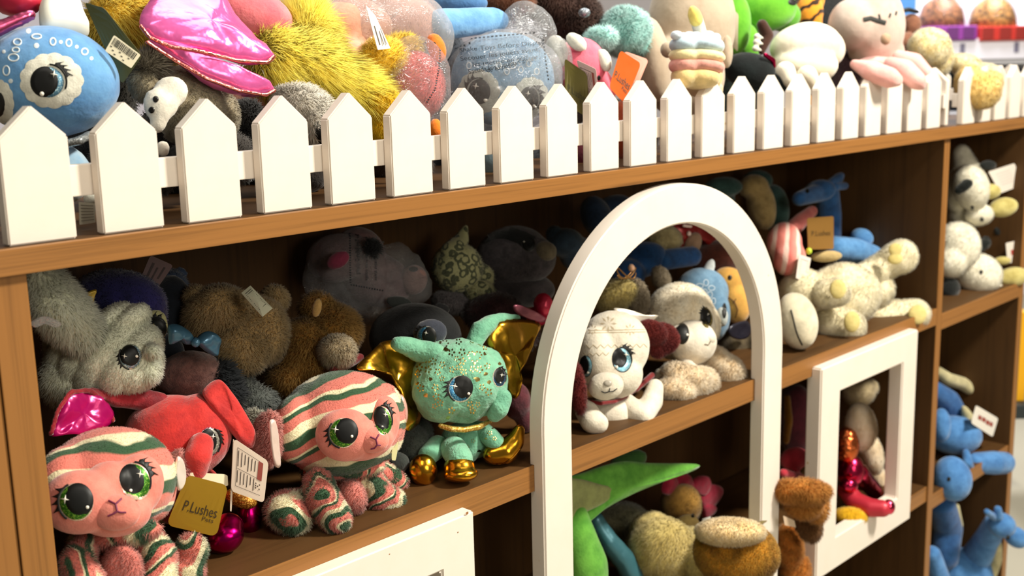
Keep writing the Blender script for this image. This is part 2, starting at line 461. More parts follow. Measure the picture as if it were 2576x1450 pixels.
        if lash:                                   # (start angle, end angle, count, length); degrees, 0 = right, 90 = up
            a0, a1, n, ln = lash; tri = []
            band = []
            for i in range(n):
                th = math.radians(a0+(a1-a0)*i/max(1, n-1)); d = math.radians(13)
                lean = math.radians(10 if a1 > a0 else -10)
                q = lambda t_, k: (cu+a*k*math.cos(t_), cv-b*k*math.sin(t_))
                tri.append([q(th-d, .98), q(th+lean*.5, 1.0+L*ln*.55), q(th+lean, 1.0+L*ln), q(th+d*.8, 1.0+L*ln*.3), q(th+d, .98)])
            s.patch('eyelash', tri, BLACK, step*2.0, rings=3, sub=e)
            arc = [(cu+a*1.0*math.cos(math.radians(x)), cv-b*1.0*math.sin(math.radians(x))) for x in np.linspace(a0-25 if a1 > a0 else a0+25, a1+45 if a1 > a0 else a1-45, 14)]
            s.stroke('eyelid_line', [arc], a*.12, BLACK, step*2, sub=e)
        return e
    def card(s, name, quad, mat, y, thick=.0006, bend=0, rnd=.12, label=None, sub=None, back=None, mats=None):
        P = [W(q[0], q[1], q[2] if len(q) > 2 else y) for q in quad]   # tl tr br bl
        s.cq = (P, bend)
        out = []
        for (cx, cy, a0) in ((rnd, rnd, PI), (1-rnd, rnd, 1.5*PI), (1-rnd, 1-rnd, 0), (rnd, 1-rnd, .5*PI)):
            for i in range(5): t = a0+PI/2*i/4; out.append((cx+rnd*math.cos(t), cy+rnd*math.sin(t)))
        V, Fc = [], []; m = len(out)
        for side in (0, 1):
            o_ = thick*(.5-side)
            for r in (0.0001, .25, .5, .75, 1.0):
                for p in out: V.append(s.cmap(.5+(p[0]-.5)*r, .5+(p[1]-.5)*r, o_))
        for side in (0, 1):
            b0 = side*5*m
            for r in range(4):
                for i in range(m):
                    j = (i+1) % m; f = (b0+r*m+i, b0+r*m+j, b0+(r+1)*m+j, b0+(r+1)*m+i)
                    Fc.append(f if side else f[::-1])
        for i in range(m):
            j = (i+1) % m; Fc.append((4*m+i, 4*m+j, 9*m+j, 9*m+i))
        o = mk(name, V, Fc, mat, smooth=False)
        if label: o['label'] = label
        return s.add(o, sub)
    def cmap(s, a, b, off=0):
        P, bend = s.cq
        p = P[0].lerp(P[1], a).lerp(P[3].lerp(P[2], a), b)
        n = (P[1]-P[0]).cross(P[3]-P[0]).normalized()
        if n.dot(CAM-p) < 0: n = -n
        return p+n*(off+bend*math.sin(PI*a))
    def card_text(s, txt, x0, y0, x1, y1, mat, sub, name='lettering', off=.0007, rot=False, shear=0):
        V, Fc = text_geo(txt); out = []
        for (a, b) in V:
            a2, b2 = (a, 1-b)
            if rot: a2, b2 = 1-b2, a2
            a2 += shear*(1-b2)
            out.append(s.cmap(x0+(x1-x0)*a2, y0+(y1-y0)*b2, off))
        return s.add(mk(name, out, Fc, mat, smooth=False), sub)
    def card_rects(s, rects, mat, sub, name='printed_lines', off=.0007):
        V, Fc = [], []
        for (x0, y0, x1, y1) in rects:
            n = len(V); V += [s.cmap(x0, y0, off), s.cmap(x1, y0, off), s.cmap(x1, y1, off), s.cmap(x0, y1, off)]; Fc.append((n, n+1, n+2, n+3))
        return s.add(mk(name, V, Fc, mat, smooth=False), sub)
    def surf_text(s, txt, quad, mat, sub=None, off=.0012, name='lettering'):
        V, Fc = text_geo(txt); out = []
        s.lastd = None
        for (a, b) in V:
            b = 1-b
            u = (quad[0][0]*(1-a)+quad[1][0]*a)*(1-b)+(quad[3][0]*(1-a)+quad[2][0]*a)*b
            v = (quad[0][1]*(1-a)+quad[1][1]*a)*(1-b)+(quad[3][1]*(1-a)+quad[2][1]*a)*b
            out.append(s.pt(u, v, off))
        return s.add(mk(name, out, Fc, mat, smooth=False), sub)
    def sheet(s, name, pts, ys, mat, thick=.004, label=None, sub=None, wr=.002, puff=.0):
        """soft flap with real thickness: outline in the picture, depth y per point"""
        P = [W(u, v, y) for (u, v), y in zip(pts, ys)]
        c = sum(P, Vector())/len(P); m = len(P)
        # smooth the outline
        Q = []
        for i in range(m):
            p0, p1, p2, p3 = P[i-1], P[i], P[(i+1) % m], P[(i+2) % m]
            for k in range(5):
                t = k/5; Q.append(.5*((2*p1)+(p2-p0)*t+(2*p0-5*p1+4*p2-p3)*t*t+(3*p1-p0-3*p2+p3)*t*t*t))
        m = len(Q); nrm = Vector()
        for i in range(m): nrm += (Q[i]-c).cross(Q[(i+1) % m]-c)
        nrm.normalize()
        if nrm.dot(CAM-c) < 0: nrm = -nrm; Q.reverse()
        V, Fc = [], []; R = 7
        for side in (1, -1):
            for r in range(R+1):
                k = r/R; h = thick*.5+(puff*(1-k*k))
                if r == R: h = thick*.12
                for q in Q:
                    p = c.lerp(q, max(k, .001)); V.append(p+nrm*h*side)
        for sd in (0, 1):
            b0 = sd*(R+1)*m
            for r in range(R):
                for i in range(m):
                    j = (i+1) % m; f = (b0+r*m+i, b0+(r+1)*m+i, b0+(r+1)*m+j, b0+r*m+j)
                    Fc.append(f if sd == 0 else f[::-1])
        for i in range(m):
            j = (i+1) % m; Fc.append((R*m+i, (2*R+1)*m+i, (2*R+1)*m+j, R*m+j))
        V = np.array([v[:] for v in V])
        if wr: V = V+np.array(nrm)*(wob(V, 60, int(abs(c.x)*1000))*wr)[:, None]
        s.last = BVHTree.FromPolygons([Vector(v) for v in V], Fc); s.bv[name] = s.last
        o = mk(name, V.tolist(), Fc, mat)
        if label: o['label'] = label
        return s.add(o, sub)
    def done(s):
        zs, xs, ys = [], [], []
        for o in s.objs:
            n = len(o.data.vertices); A = np.empty(n*3); o.data.vertices.foreach_get('co', A); A = A.reshape(-1, 3)
            zs.append(A[:, 2].min()); xs.append(A[:, 0].mean()); ys.append(A[:, 1].mean())
        loc = Vector((xs[0], ys[0], min(zs)))
        root = empty(s.name, loc, s.label, s.cat, s.group)
        for o in s.objs: o.data.transform(Matrix.Translation(-loc))
        for o in s.tops: o.parent = root
        return root
TXT = {}
def text_geo(txt):
    if txt in TXT: return TXT[txt]
    cu = bpy.data.curves.new('t', 'FONT'); cu.body = txt; cu.resolution_u = 3; cu.size = 1
    o = bpy.data.objects.new('t', cu); COL.objects.link(o)
    me = o.evaluated_get(bpy.context.evaluated_depsgraph_get()).to_mesh()
    V = [(v.co.x, v.co.y) for v in me.vertices]; Fc = [tuple(p.vertices) for p in me.polygons]
    o.evaluated_get(bpy.context.evaluated_depsgraph_get()).to_mesh_clear()
    bpy.data.objects.remove(o); bpy.data.curves.remove(cu)
    xs = [v[0] for v in V]; ys = [v[1] for v in V]; x0, x1, y0, y1 = min(xs), max(xs), min(ys), max(ys)
    V = [((x-x0)/(x1-x0), (y-y0)/(y1-y0)) for x, y in V]
    TXT[txt] = (V, Fc); return TXT[txt]
def ring(cu, cv, a, b, w, rot=0, n=14):
    return [(cu+a*math.cos(2*PI*i/n), cv+b*math.sin(2*PI*i/n)) for i in range(n+1)]
# ================================================================ lights
def area(name, loc, target, size, power, col):
    l = bpy.data.lights.new(name, 'AREA'); l.shape = 'SQUARE'; l.size = size; l.energy = power; l.color = col
    o = bpy.data.objects.new(name, l); COL.objects.link(o); o.location = loc
    o.rotation_euler = (Vector(target)-Vector(loc)).to_track_quat('-Z', 'Y').to_euler(); return o
key_dir = Vector((-.30, .62, -.70)).normalized()
area('ceiling_spot_light', Vector((1.1, 0, -.1))-key_dir*3.2, (1.1, 0, -.1), .42, 205, (1, .93, .80))
area('ceiling_panel_light', (-.6, -.9, 2.2), (.9, .2, 0), 1.0, 16, (1, .93, .80))  # added soft fill from above, no fitting known there
area('ceiling_panel_light', (1.3, .4, 1.9), (1.3, .4, 0), 1.6, 40, (1, .97, .90))  # added broad fill over the top board, not a known fitting
area('shop_lamp', (.2, -3.2, .9), (1.2, .2, -.3), 1.3, 42, (1, .92, .78))  # added frontal fill reaching into the shelf, no real lamp
area('ceiling_panel_light', (4.6, 1.2, 2.0), (4.8, 3.2, 0), 1.5, 240, (.98, .97, 1))  # added light to brighten the shop far behind
w = bpy.data.worlds.new('world'); scene.world = w; w.use_nodes = True
w.node_tree.nodes['Background'].inputs[0].default_value = (1, .93, .74, 1)
w.node_tree.nodes['Background'].inputs[1].default_value = .13

# ================================================================ shelf unit
WX, WZ, EX, EZ = wood_mat('X', .56), wood_mat('Z', .54), wood_mat('X'), wood_mat('Z')  # boards and panels darkened in colour to keep the shelf interior in shade
WP = white_paint()
XL, XD0, XD1, XR0, XR1, YB = .014, 2.205, 2.234, 2.745, 2.775, .42
unit = empty('shelf_unit', (1.3, .2, -1.5), 'long brown wood-grain display shelf unit with the picket fence on top', 'shelf')
def upart(name, *a, mat=WX, bev=.002, label=None):
    o = box(name, *a, mat, None, bev); o.data.transform(Matrix.Translation(-unit.location)); o.parent = unit
    if label: o['label'] = label
    return o
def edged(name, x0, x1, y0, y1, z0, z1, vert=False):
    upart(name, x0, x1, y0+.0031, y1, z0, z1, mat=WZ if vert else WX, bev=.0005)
    upart('edge_band', x0, x1, y0, y0+.003, z0, z1, mat=EZ if vert else EX, bev=.0012, label='front edge band in the wood colour left undarkened')
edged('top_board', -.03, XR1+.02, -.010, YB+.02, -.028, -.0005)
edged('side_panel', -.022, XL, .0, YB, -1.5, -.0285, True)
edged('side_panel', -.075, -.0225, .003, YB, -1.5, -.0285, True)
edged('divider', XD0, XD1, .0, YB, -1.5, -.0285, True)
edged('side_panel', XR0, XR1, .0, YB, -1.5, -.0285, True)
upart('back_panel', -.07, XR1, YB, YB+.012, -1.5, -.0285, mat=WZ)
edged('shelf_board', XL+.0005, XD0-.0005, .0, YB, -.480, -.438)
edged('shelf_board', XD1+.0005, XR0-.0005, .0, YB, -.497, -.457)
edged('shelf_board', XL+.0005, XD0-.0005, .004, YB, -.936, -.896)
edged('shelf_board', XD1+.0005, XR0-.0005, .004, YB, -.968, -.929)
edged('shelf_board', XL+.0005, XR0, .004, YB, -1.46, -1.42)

# ================================================================ picket fence
def picket_mesh(tk=.016, w=.0708, hs=.1056, ht=.1377):
    bm = bmesh.new()
    pts = [(0, 0), (w, 0), (w, hs), (w/2, ht), (0, hs)]
    f = bm.faces.new([bm.verts.new((x, 0, z)) for x, z in pts])
    r = bmesh.ops.extrude_face_region(bm, geom=[f])
    bmesh.ops.translate(bm, vec=(0, tk, 0), verts=[g for g in r['geom'] if isinstance(g, bmesh.types.BMVert)])
    bmesh.ops.recalc_face_normals(bm, faces=bm.faces)
    bmesh.ops.bevel(bm, geom=[e for e in bm.edges], offset=.0016, segments=2, affect='EDGES')
    me = bpy.data.meshes.new('picket'); bm.to_mesh(me); bm.free(); me.materials.append(WP); return me
PM = picket_mesh()
def fence(label, xs, rot=0, origin=(0, 0, 0), rail=(0, 1), group=None):
    root = empty('picket_fence', origin, label, 'fence', group)
    p0 = None
    for x in xs:
        if p0 is None: p0 = bpy.data.objects.new('picket', PM); o = p0
        else: o = p0.copy()
        COL.objects.link(o); o.parent = root; o.location = (x, 0, 0)
    b = box('rail', rail[0], rail[1], .0163, .029, .041, .074, WP, root, .0012)
    root.rotation_euler = (0, 0, rot); return root
fence('long white picket fence standing on the front edge of the top board', [i*.1 for i in range(22)], rail=(.005, 2.19))
fence('short white picket fence over the right hand bay, past the turned piece', [2.30+i*.098 for i in range(5)], rail=(2.30, 2.76))
fence('white picket fence running back along the far right end of the top board', [i*.1 for i in range(4)], rot=PI/2, origin=(2.765, .03, 0), rail=(.0, .38))
fence('narrow white picket fence piece turned to run back over the divider', [.0, .1, .2], rot=PI/2, origin=(2.262, .02, 0), rail=(0, .29))

# ================================================================ white arch and window frames
def cutter(x0, x1, y0, y1, z0, z1):
    o = box('cut', x0, x1, y0, y1, z0, z1, WP, None, 0); return o
def solid_outline(name, outer, inner, y0, y1, label, cat, notch=None, parent=None, bevel=.003):
    bm = bmesh.new()
    if inner is None:
        f = bm.faces.new([bm.verts.new((x, y0, z)) for x, z in outer]); faces = [f]
    else:
        n = len(outer); a = [bm.verts.new((x, y0, z)) for x, z in outer]; b = [bm.verts.new((x, y0, z)) for x, z in inner]
        faces = []
        for i in range(n if inner[0] != 'open' else n-1):
            j = (i+1) % n
            if label == 'arch' and j == 0: break
            faces.append(bm.faces.new((a[i], a[j], b[j], b[i])))
    r = bmesh.ops.extrude_face_region(bm, geom=faces)
    bmesh.ops.translate(bm, vec=(0, y1-y0, 0), verts=[g for g in r['geom'] if isinstance(g, bmesh.types.BMVert)])
    bmesh.ops.recalc_face_normals(bm, faces=bm.faces)
    es = [e for e in bm.edges if len(e.link_faces) == 2 and e.calc_face_angle(0) > .6]
    bmesh.ops.bevel(bm, geom=es, offset=bevel, segments=3, affect='EDGES')
    xs = [v.co.x for v in bm.verts]; loc = ((min(xs)+max(xs))/2, y0, min(v.co.z for v in bm.verts))
    o = bm_obj(name, bm, WP, None, False, loc)
    o.data.polygons.foreach_set('use_smooth', [True]*len(o.data.polygons))
    o.data.set_sharp_from_angle(angle=.45)
    if notch:
        c = cutter(*notch); m = o.modifiers.new('b', 'BOOLEAN'); m.operation = 'DIFFERENCE'; m.object = c; m.solver = 'EXACT'
        me = bpy.data.meshes.new_from_object(o.evaluated_get(bpy.context.evaluated_depsgraph_get()))
        o.modifiers.clear(); o.data = me; bpy.data.objects.remove(c)
    return o
cx, cz, ro, ri = 1.1045, -.3835, .3475, .2795
th = [PI*i/56 for i in range(57)]
outer = [(cx+ro, -1.44)]+[(cx+ro*math.cos(t), cz+ro*math.sin(t)) for t in th]+[(cx-ro, -1.44)]
inner = [(cx+ri, -1.44)]+[(cx+ri*math.cos(t), cz+ri*math.sin(t)) for t in th]+[(cx-ri, -1.44)]
# the open bottom: the outline is a band, so stop before closing it
def arch():
    bm = bmesh.new(); n = len(outer)
    a = [bm.verts.new((x, -.02, z)) for x, z in outer]; b = [bm.verts.new((x, -.02, z)) for x, z in inner]
    fs = [bm.faces.new((a[i], a[i+1], b[i+1], b[i])) for i in range(n-1)]
    r = bmesh.ops.extrude_face_region(bm, geom=fs)
    bmesh.ops.translate(bm, vec=(0, .030, 0), verts=[g for g in r['geom'] if isinstance(g, bmesh.types.BMVert)])
    bmesh.ops.recalc_face_normals(bm, faces=bm.faces)
    es = [e for e in bm.edges if len(e.link_faces) == 2 and e.calc_face_angle(0) > .6]
    bmesh.ops.bevel(bm, geom=es, offset=.0028, segments=3, affect='EDGES')
    o = bm_obj('arch_frame', bm, WP, None, False, (cx, -.02, -1.44))
    o.data.polygons.foreach_set('use_smooth', [True]*len(o.data.polygons)); o.data.set_sharp_from_angle(angle=.45)
    for nz in ((-.4805, -.4375), (-.9365, -.8955)):
        c = cutter(.5, 1.8, -.0005, .1, *nz); m = o.modifiers.new('b', 'BOOLEAN'); m.operation = 'DIFFERENCE'; m.object = c; m.solver = 'EXACT'
        me = bpy.data.meshes.new_from_object(o.evaluated_get(bpy.context.evaluated_depsgraph_get()))
        o.modifiers.clear(); o.data = me; bpy.data.objects.remove(c)
    setp(o, 'tall round-topped white arch frame fixed to the front of the shelves', 'arch')
arch()
def window(x0, x1, z0, z1, bl, bt, br, bb, label, y0=-.022, y1=.012):
    o = solid_outline('window_frame', [(x0, z0), (x1, z0), (x1, z1), (x0, z1)], [(x0+bl, z0+bb), (x1-br, z0+bb), (x1-br, z1-bt), (x0+bl, z1-bt)], y0, y1, '', '', notch=(x0-.1, x1+.1, -.0005, .1, -.4805, -.4375))
    setp(o, label, 'frame')
window(1.604, 2.056, -.928, -.460, .083, .066, .075, .075, 'square white window frame with the pink shiny tube poking out of its opening')
window(.150, .606, -.93, -.459, .075, .070, .066, .075, 'white window frame at the bottom left, below the striped lamb')
wf = bpy.data.objects['window_frame.001']
for (px, py, r_) in ((1175, 1292, 5), (1152, 1340, 2.2), (980, 1395, 2)):
    p = W(px, py, -.0222); k = r_*depth(p)/F_PX
    ch = mk('paint_chip', [(p.x+k*math.cos(a)*(1.4 if i % 2 else .8), -.0223, p.z+k*math.sin(a)*.8) for i, a in enumerate(np.linspace(0, 5.6, 8))], [tuple(range(8))], solid((150, 104, 62), .8, name='bare_wood'), None, False)
    ch.data.transform(Matrix.Translation(-wf.location)); ch.parent = wf

# ================================================================ shop beyond
fl = box('floor', -3, 9, -4, 9, -1.56, -1.52, None or solid((176, 170, 150), .35, name='vinyl_floor'), None, 0); fl['kind'] = 'structure'
wl = box('wall_back', -3, 9, 8.0, 8.1, -1.52, 3.4, solid((214, 208, 214), .8, name='wall_paint'), None, 0); wl['kind'] = 'structure'
wl = box('wall_right', 8.9, 9, -4, 8.0, -1.52, 3.4, solid((214, 208, 204), .8, name='wall_paint'), None, 0); wl['kind'] = 'structure'
fx, fy = AR.copy(), AB.copy(); fx.z = 0; fy.z = 0; fx.normalize(); fy.normalize()
def far_root(name, u, v, dist, label, cat, group=None):
    p = WD(u, v, dist); o = empty(name, p, label, cat, group); o.rotation_euler = (0, 0, math.atan2(fx.y, fx.x)); return o, dist/F_PX
r, s = far_root('store_shelf', 2450, 160, 5.2, 'pale retail shelf far behind, with a white price strip under the purple and red trays', 'shelf')
GR = solid((196, 196, 204), .5, name='powder_coat')
box('shelf_deck', -210*s, 260*s, 0, .4, -4*s, 45*s, GR, r, .004)
box('price_strip', -210*s, 260*s, -.014, -.002, 10*s, 62*s, solid((236, 234, 246), .4, name='price_strip_plastic'), r, .002)
box('back_board', -210*s, 260*s, .4, .42, -620*s, 420*s, solid((226, 226, 236), .6, name='powder_coat'), r, .002)
box('shelf_deck', -210*s, 260*s, .02, .4, -150*s, -120*s, GR, r, .004)
box('kick_plate', -210*s, 260*s, .03, .04, -600*s, -160*s, GR, r, .004)
for i, x in enumerate((-40, 95)):
    box('price_tag', x*s, (x+12)*s, -.017, -.0145, 25*s, 50*s, solid((120, 116, 140), .5, name='ink'), r, 0)
for i in range(3):
    x = -150+i*140
    box('printed_packet', (x)*s, (x+95)*s, .02, .25, -118*s, -18*s, solid((28+8*i, 70, 92), .5, name='carton_print'), r, .003)
def tray(u, c, label, cup):
    r, s = far_root('food_tray', u, 102, 5.15, label, 'tray')
    m = solid(c, .35, name='tray_plastic')
    box('tray_body', -62*s, 62*s, .0, .30, 0, 36*s, m, r, .006)
    for k in (-44, 0, 40): box('sleeve_panel', (k-14)*s, (k+14)*s, -.004, -.0005, 3*s, 33*s, solid(tuple(int(q*.72) for q in c), .4, name='tray_plastic'), r, .001)
    SV, SF = sphere_pts()
    V = SV*np.array((56*s, .13, 78*s)); V[:, 2] = np.maximum(V[:, 2], 0)+36.5*s; V[:, 1] += .15
    Nn = V-np.array((0, .15, 30*s)); Nn /= np.linalg.norm(Nn, axis=1, keepdims=True)
    V = V+Nn*(wob(V, 110, 3+u)*.010)[:, None]*(V[:, 2:3] > 40*s)
    mk('pastry_mound', V.tolist(), SF, plush(tuple(min(255, int(q*1.25)) for q in cup), tuple(int(q*.45) for q in cup), 55, 1.0, .8, 0, .01, 2), r)
    V = SV*np.array((60*s, .145, 84*s)); V[:, 2] = np.maximum(V[:, 2], 0)+36.8*s; V[:, 1] += .15
    mk('clear_dome_lid', V.tolist(), SF, film((252, 252, 252), .03, .2), r)
tray(2396, (140, 60, 150), 'purple tray of brown swirled food under a clear dome, far behind at top right', (150, 96, 56))
tray(2528, (196, 52, 44), 'red tray of golden swirled food under a clear dome, at the top right corner', (176, 128, 66))
r, s = far_root('printed_carton', 2278, 90, 5.2, 'blue and white printed carton far behind, left of the purple tray', 'carton')
box('carton_body', -30*s, 28*s, 0, .2, 0, 120*s, solid((214, 216, 230), .5, name='carton_print'), r, .004)
box('blue_panel', -22*s, 22*s, -.003, -.0005, 42*s, 110*s, solid((70, 130, 190), .5, name='carton_print'), r, .001)
# yellow upright stand and a printed pack past the end panel
r, s = far_root('display_stand', 2572, 1010, 4.2, 'yellow upright display stand behind the right end of the shelf unit', 'stand')
box('upright', -16*s, 6*s, 0, .05, 0, 230*s, solid((240, 176, 22), .4, name='yellow_plastic'), r, .004)
box('base', -40*s, 120*s, -.05, .3, -36*s, -.001, solid((40, 48, 50), .5, name='black_plastic'), r, .004)
box('poster_panel', 7*s, 140*s, .01, .03, 40*s, 215*s, solid((220, 224, 240), .4, name='carton_print'), r, .002)
box('red_band', 8*s, 140*s, .004, .0095, 60*s, 90*s, solid((180, 50, 70), .4, name='carton_print'), r, 0)
box('blue_band', 8*s, 140*s, .004, .0095, 150*s, 190*s, solid((40, 60, 150), .4, name='carton_print'), r, 0)

# ================================================================ soft toys
def comb_down(n, L, w=.0009, sp=.5, c=(0, .3)): return (n, L, w, c, sp)
GREEN_EYE = glitter((50, 116, 30), (150, 200, 80)); BLUE_EYE = glitter((40, 100, 140), (120, 180, 200))
LBLUE_EYE = glitter((120, 180, 200), (200, 230, 240)); GOLDM = foil((214, 160, 50), .26, .35, 24)
LETTER = solid((56, 42, 20), .5, name='dark_ink')
def tag_text(t, card, mat=LETTER, x0=.16, x1=.92, y0=.50, y1=.66, shear=.0):
    t.card_text('P.Lushes', x0, y0, x1, y1, mat, card, 'brand_lettering', .0009)
    t.card_text('Pets', x0+(x1-x0)*.62, y1+.02, x1-.04, y1+.10, mat, card, 'small_lettering', .0009)
def tag_print(t, card, x0=.12, x1=.86, y0=.12, y1=.86, dark=(150, 70, 60)):
    rc = []; g = random.Random(len(t.objs))
    for i in range(6):
        x = x0+(x1-x0)*(.04+.13*i)
        rc.append((x, y0+(y1-y0)*.06, x+.022, y0+(y1-y0)*(.30+.2*g.random())))
        rc.append((x, y0+(y1-y0)*.58, x+.022, y0+(y1-y0)*(.80+.15*g.random())))
    t.card_rects([(x0, y0, x1, y0+.008), (x0, y0, x0+.01, y1), (x0, y0+(y1-y0)*.53, x1*.9, y0+(y1-y0)*.53+.008), (x0, y1, x1, y1+.008)]+rc, solid((70, 60, 56), .6, name='ink'), card)
    t.card_rects([(x1-.13, y0, x1, y1*.62)], solid(dark, .6, name='ink'), card, 'warning_panel', .00085)
    t.card_rects([(x1-.17+.05*(i % 3)*1.1, y1*.72+.05*(i//3), x1-.17+.05*(i % 3)*1.1+.032, y1*.72+.05*(i//3)+.03) for i in (0, 2, 3, 4, 6, 8)], solid((70, 60, 56), .6, name='ink'), card, 'recycling_mark', .0009)

# ---------------------------------------------------------------- striped lambs
PINK, CREAM, GRN = (218, 122, 108), (236, 226, 186), (52, 84, 56)
def lamb_stripes(d, f, ph, bend=None, dist=.55):
    return stripes(d, f, ph, dist, 14, [(0, PINK), (.20, PINK), (.225, CREAM), (.40, CREAM), (.425, GRN), (.60, GRN), (.625, PINK), (.80, PINK), (.82, CREAM), (.86, CREAM), (.88, GRN), (.97, GRN), (1.0, PINK)], bend=bend)
LPINK = plush((228, 138, 122), (214, 122, 108), 60, .35)
SPINK = plush((214, 116, 102), (190, 98, 86), 60, .6)
def camdir(du, dv): return (AR*du-AU*dv)
limb_mat = lamb_stripes(camdir(.8, .6), 11, .1, dist=3.0)
t = Toy('lamb_plush', 'pink, green and cream striped lamb plush at bottom left, partly hidden by the side panel')
hm = lamb_stripes(camdir(.12, 1), 13.5, .42, (camdir(1, 0), -45))
t.blob('head', [E(276, 1212, .095, 166, 138, 8, 145), E(170, 1215, .095, 75, 95, 0, 90), E(385, 1225, .085, 58, 90, 0, 80)], hm, .0035, 5, fur=(9000, .0019, .0006, (0, .3), .4), excl=[(285, 1235, 160, 100)])
head = t.bv['head']
t.blob('face', [E(200, 1264, .035, 96, 82, 0, 70), E(343, 1222, .035, 68, 82, -10, 66), E(285, 1290, .03, 95, 62, 0, 75), E(275, 1210, .04, 60, 50, 0, 60)], LPINK, .0033, 8)
t.blob('muzzle', [E(292, 1290, .000, 62, 47, 0, 44)], LPINK, .003, 4, proj=True)
mz = t.bv['muzzle']
t.stroke('mouth_stitching', [[(274, 1261), (291, 1269), (306, 1256)], [(291, 1269), (295, 1287)], [(272, 1299), (284, 1294), (295, 1287), (303, 1290), (317, 1290)]], 5, solid((120, 40, 74), .6, name='purple_thread'), .0012)
t.last = t.bv['face']
t.eye(191, 1264, 44, 48, GREEN_EYE, 12, (198, 1258, 37, 42), (166, 1257, 15), (220, 1276, 6), (140, 195, 4, .42), base=glitter((236, 190, 170), (255, 240, 225)))
t.eye(340, 1212, 39, 48, GREEN_EYE, 20, (333, 1208, 32, 40), (352, 1194, 15), (329, 1235, 6), (66, 22, 4, .55), base=glitter((236, 190, 170), (255, 240, 225)))
t.blob('ear', [E(456, 1196, .085, 27, 64, 5, 24)], plush((226, 140, 128), (206, 120, 110), 60, .7), .0035, 3, wr=.0015, fur=(5000, .009, .0008, (.3, .3), .6), label='furry pink ear')
t.sheet('ear_lining', [(446, 1150), (462, 1160), (468, 1195), (460, 1225), (446, 1232), (440, 1190)], [.055]*6, satin((240, 226, 214), .3), .006, 'white satin ear lining')
t.blob('body', [E(300, 1420, .10, 120, 105, 0, 90)], limb_mat, .0045, 4, fur=(3500, .0035, .0008, (0, .3), .6))
t.blob('neck_fur', [E(290, 1345, .065, 120, 30, 8, 55)], lamb_stripes(camdir(1, .1), 16, .2, dist=1.5), .004, 3, fur=(3500, .008, .0008, (0, .5), .8))
t.blob('chest_patch', [E(305, 1440, .035, 52, 70, 0, 30)], plush((222, 128, 116), None, 60, .5), .004, 3, wr=.0012, fur=(2500, .006, .0007, (0, .5), .5))
t.blob('arm', [T((215, 1370, .07, 30), (190, 1420, .05, 42), (215, 1470, .035, 48))], limb_mat, .004, 4, fur=(4000, .006, .0008, (0, .2), .7))
t.blob('arm', [T((360, 1340, .06, 34), (400, 1400, .04, 42), (395, 1470, .03, 46))], limb_mat, .004, 4, fur=(4000, .006, .0008, (0, .2), .7))
t.blob('leg', [T((420, 1430, .08, 38), (462, 1440, .06, 50)), E(480, 1385, .06, 38, 44, 0, 40)], lamb_stripes(camdir(.9, -.3), 14, .3, dist=2.6), .004, 4, fur=(5000, .007, .0008, (.2, 0), .7))
t.done()
t = Toy('lamb_plush', 'striped pink, green and cream lamb plush between the red and the mint elephants')
hm = lamb_stripes(camdir(.32, 1), 16.0, .70, (camdir(1, .0), -25))
t.blob('head', [E(858, 1066, .10, 163, 134, 10, 140), E(745, 1080, .11, 58, 88, 0, 80), E(965, 1062, .085, 56, 100, 0, 90)], hm, .0035, 5, fur=(9000, .0019, .0006, (0, .3), .4), excl=[(890, 1090, 110, 80)])
t.blob('face', [E(868, 1095, .034, 76, 68, 0, 55), E(962, 1066, .030, 44, 72, -8, 55), E(915, 1115, .030, 78, 45, 12, 55)], LPINK, .0033, 8)
t.blob('muzzle', [E(938, 1108, .002, 42, 34, 0, 32)], LPINK, .003, 4)
t.stroke('mouth_stitching', [[(932, 1100), (946, 1106), (953, 1094)], [(946, 1106), (949, 1120)], [(933, 1130), (942, 1128), (949, 1120), (957, 1121)]], 4, solid((120, 40, 74), .6, name='purple_thread'), .0011)
t.last = t.bv['face']
t.eye(863, 1090, 36, 38, GREEN_EYE, 0, (871, 1086, 30, 33), (845, 1081, 13), (885, 1098, 5), (166, 212, 4, .42), base=glitter((236, 190, 170), (255, 240, 225)))
t.eye(963, 1059, 23, 38, GREEN_EYE, 12, (960, 1056, 19, 33), (969, 1044, 11), (961, 1075, 4), (75, 28, 4, .55), base=glitter((236, 190, 170), (255, 240, 225)))
t.blob('ear', [E(672, 1105, .105, 36, 72, -8, 28)], plush((222, 132, 120), (200, 112, 102), 60, .7), .0035, 3, wr=.0015, fur=(6000, .009, .0008, (-.3, .3), .6), label='furry pink ear')
t.sheet('ear_lining', [(676, 1062), (692, 1060), (700, 1110), (706, 1170), (692, 1172), (680, 1120)], [.068]*6, satin((240, 216, 206), .3), .006, 'white satin ear lining')
t.blob('ear', [E(1012, 1030, .10, 14, 40, 8, 16)], satin((236, 180, 166), .35), .003, 3)
t.blob('body', [E(880, 1235, .11, 90, 75, 0, 75), E(862, 1180, .10, 110, 28, 5, 70)], limb_mat, .0045, 4, fur=(5000, .006, .0008, (0, .3), .7))
t.blob('chest_patch', [E(885, 1250, .062, 34, 46, 20, 30)], plush((222, 132, 120), None, 60, .5), .004, 3, wr=.001, fur=(2000, .006, .0007, (0, .5), .5))
t.blob('arm', [T((800, 1215, .07, 36), (815, 1260, .045, 40), (845, 1305, .032, 38))], limb_mat, .004, 4, fur=(6000, .006, .0008, (.1, .3), .7))
t.blob('leg', [T((770, 1285, .10, 52), (716, 1285, .085, 48), (738, 1302, .072, 46))], lamb_stripes(camdir(.4, .9), 9, .2, dist=3.2), .004, 4, fur=(6500, .008, .0008, (0, .2), .8))
t.blob('leg', [T((930, 1220, .085, 40), (958, 1255, .058, 40), (985, 1262, .050, 34))], limb_mat, .004, 4, fur=(6000, .006, .0008, (.2, .2), .7))
t.blob('arm', [T((960, 1190, .10, 30), (1000, 1215, .09, 26))], limb_mat, .004, 3, fur=(1500, .006, .0008, (.2, .2), .7))
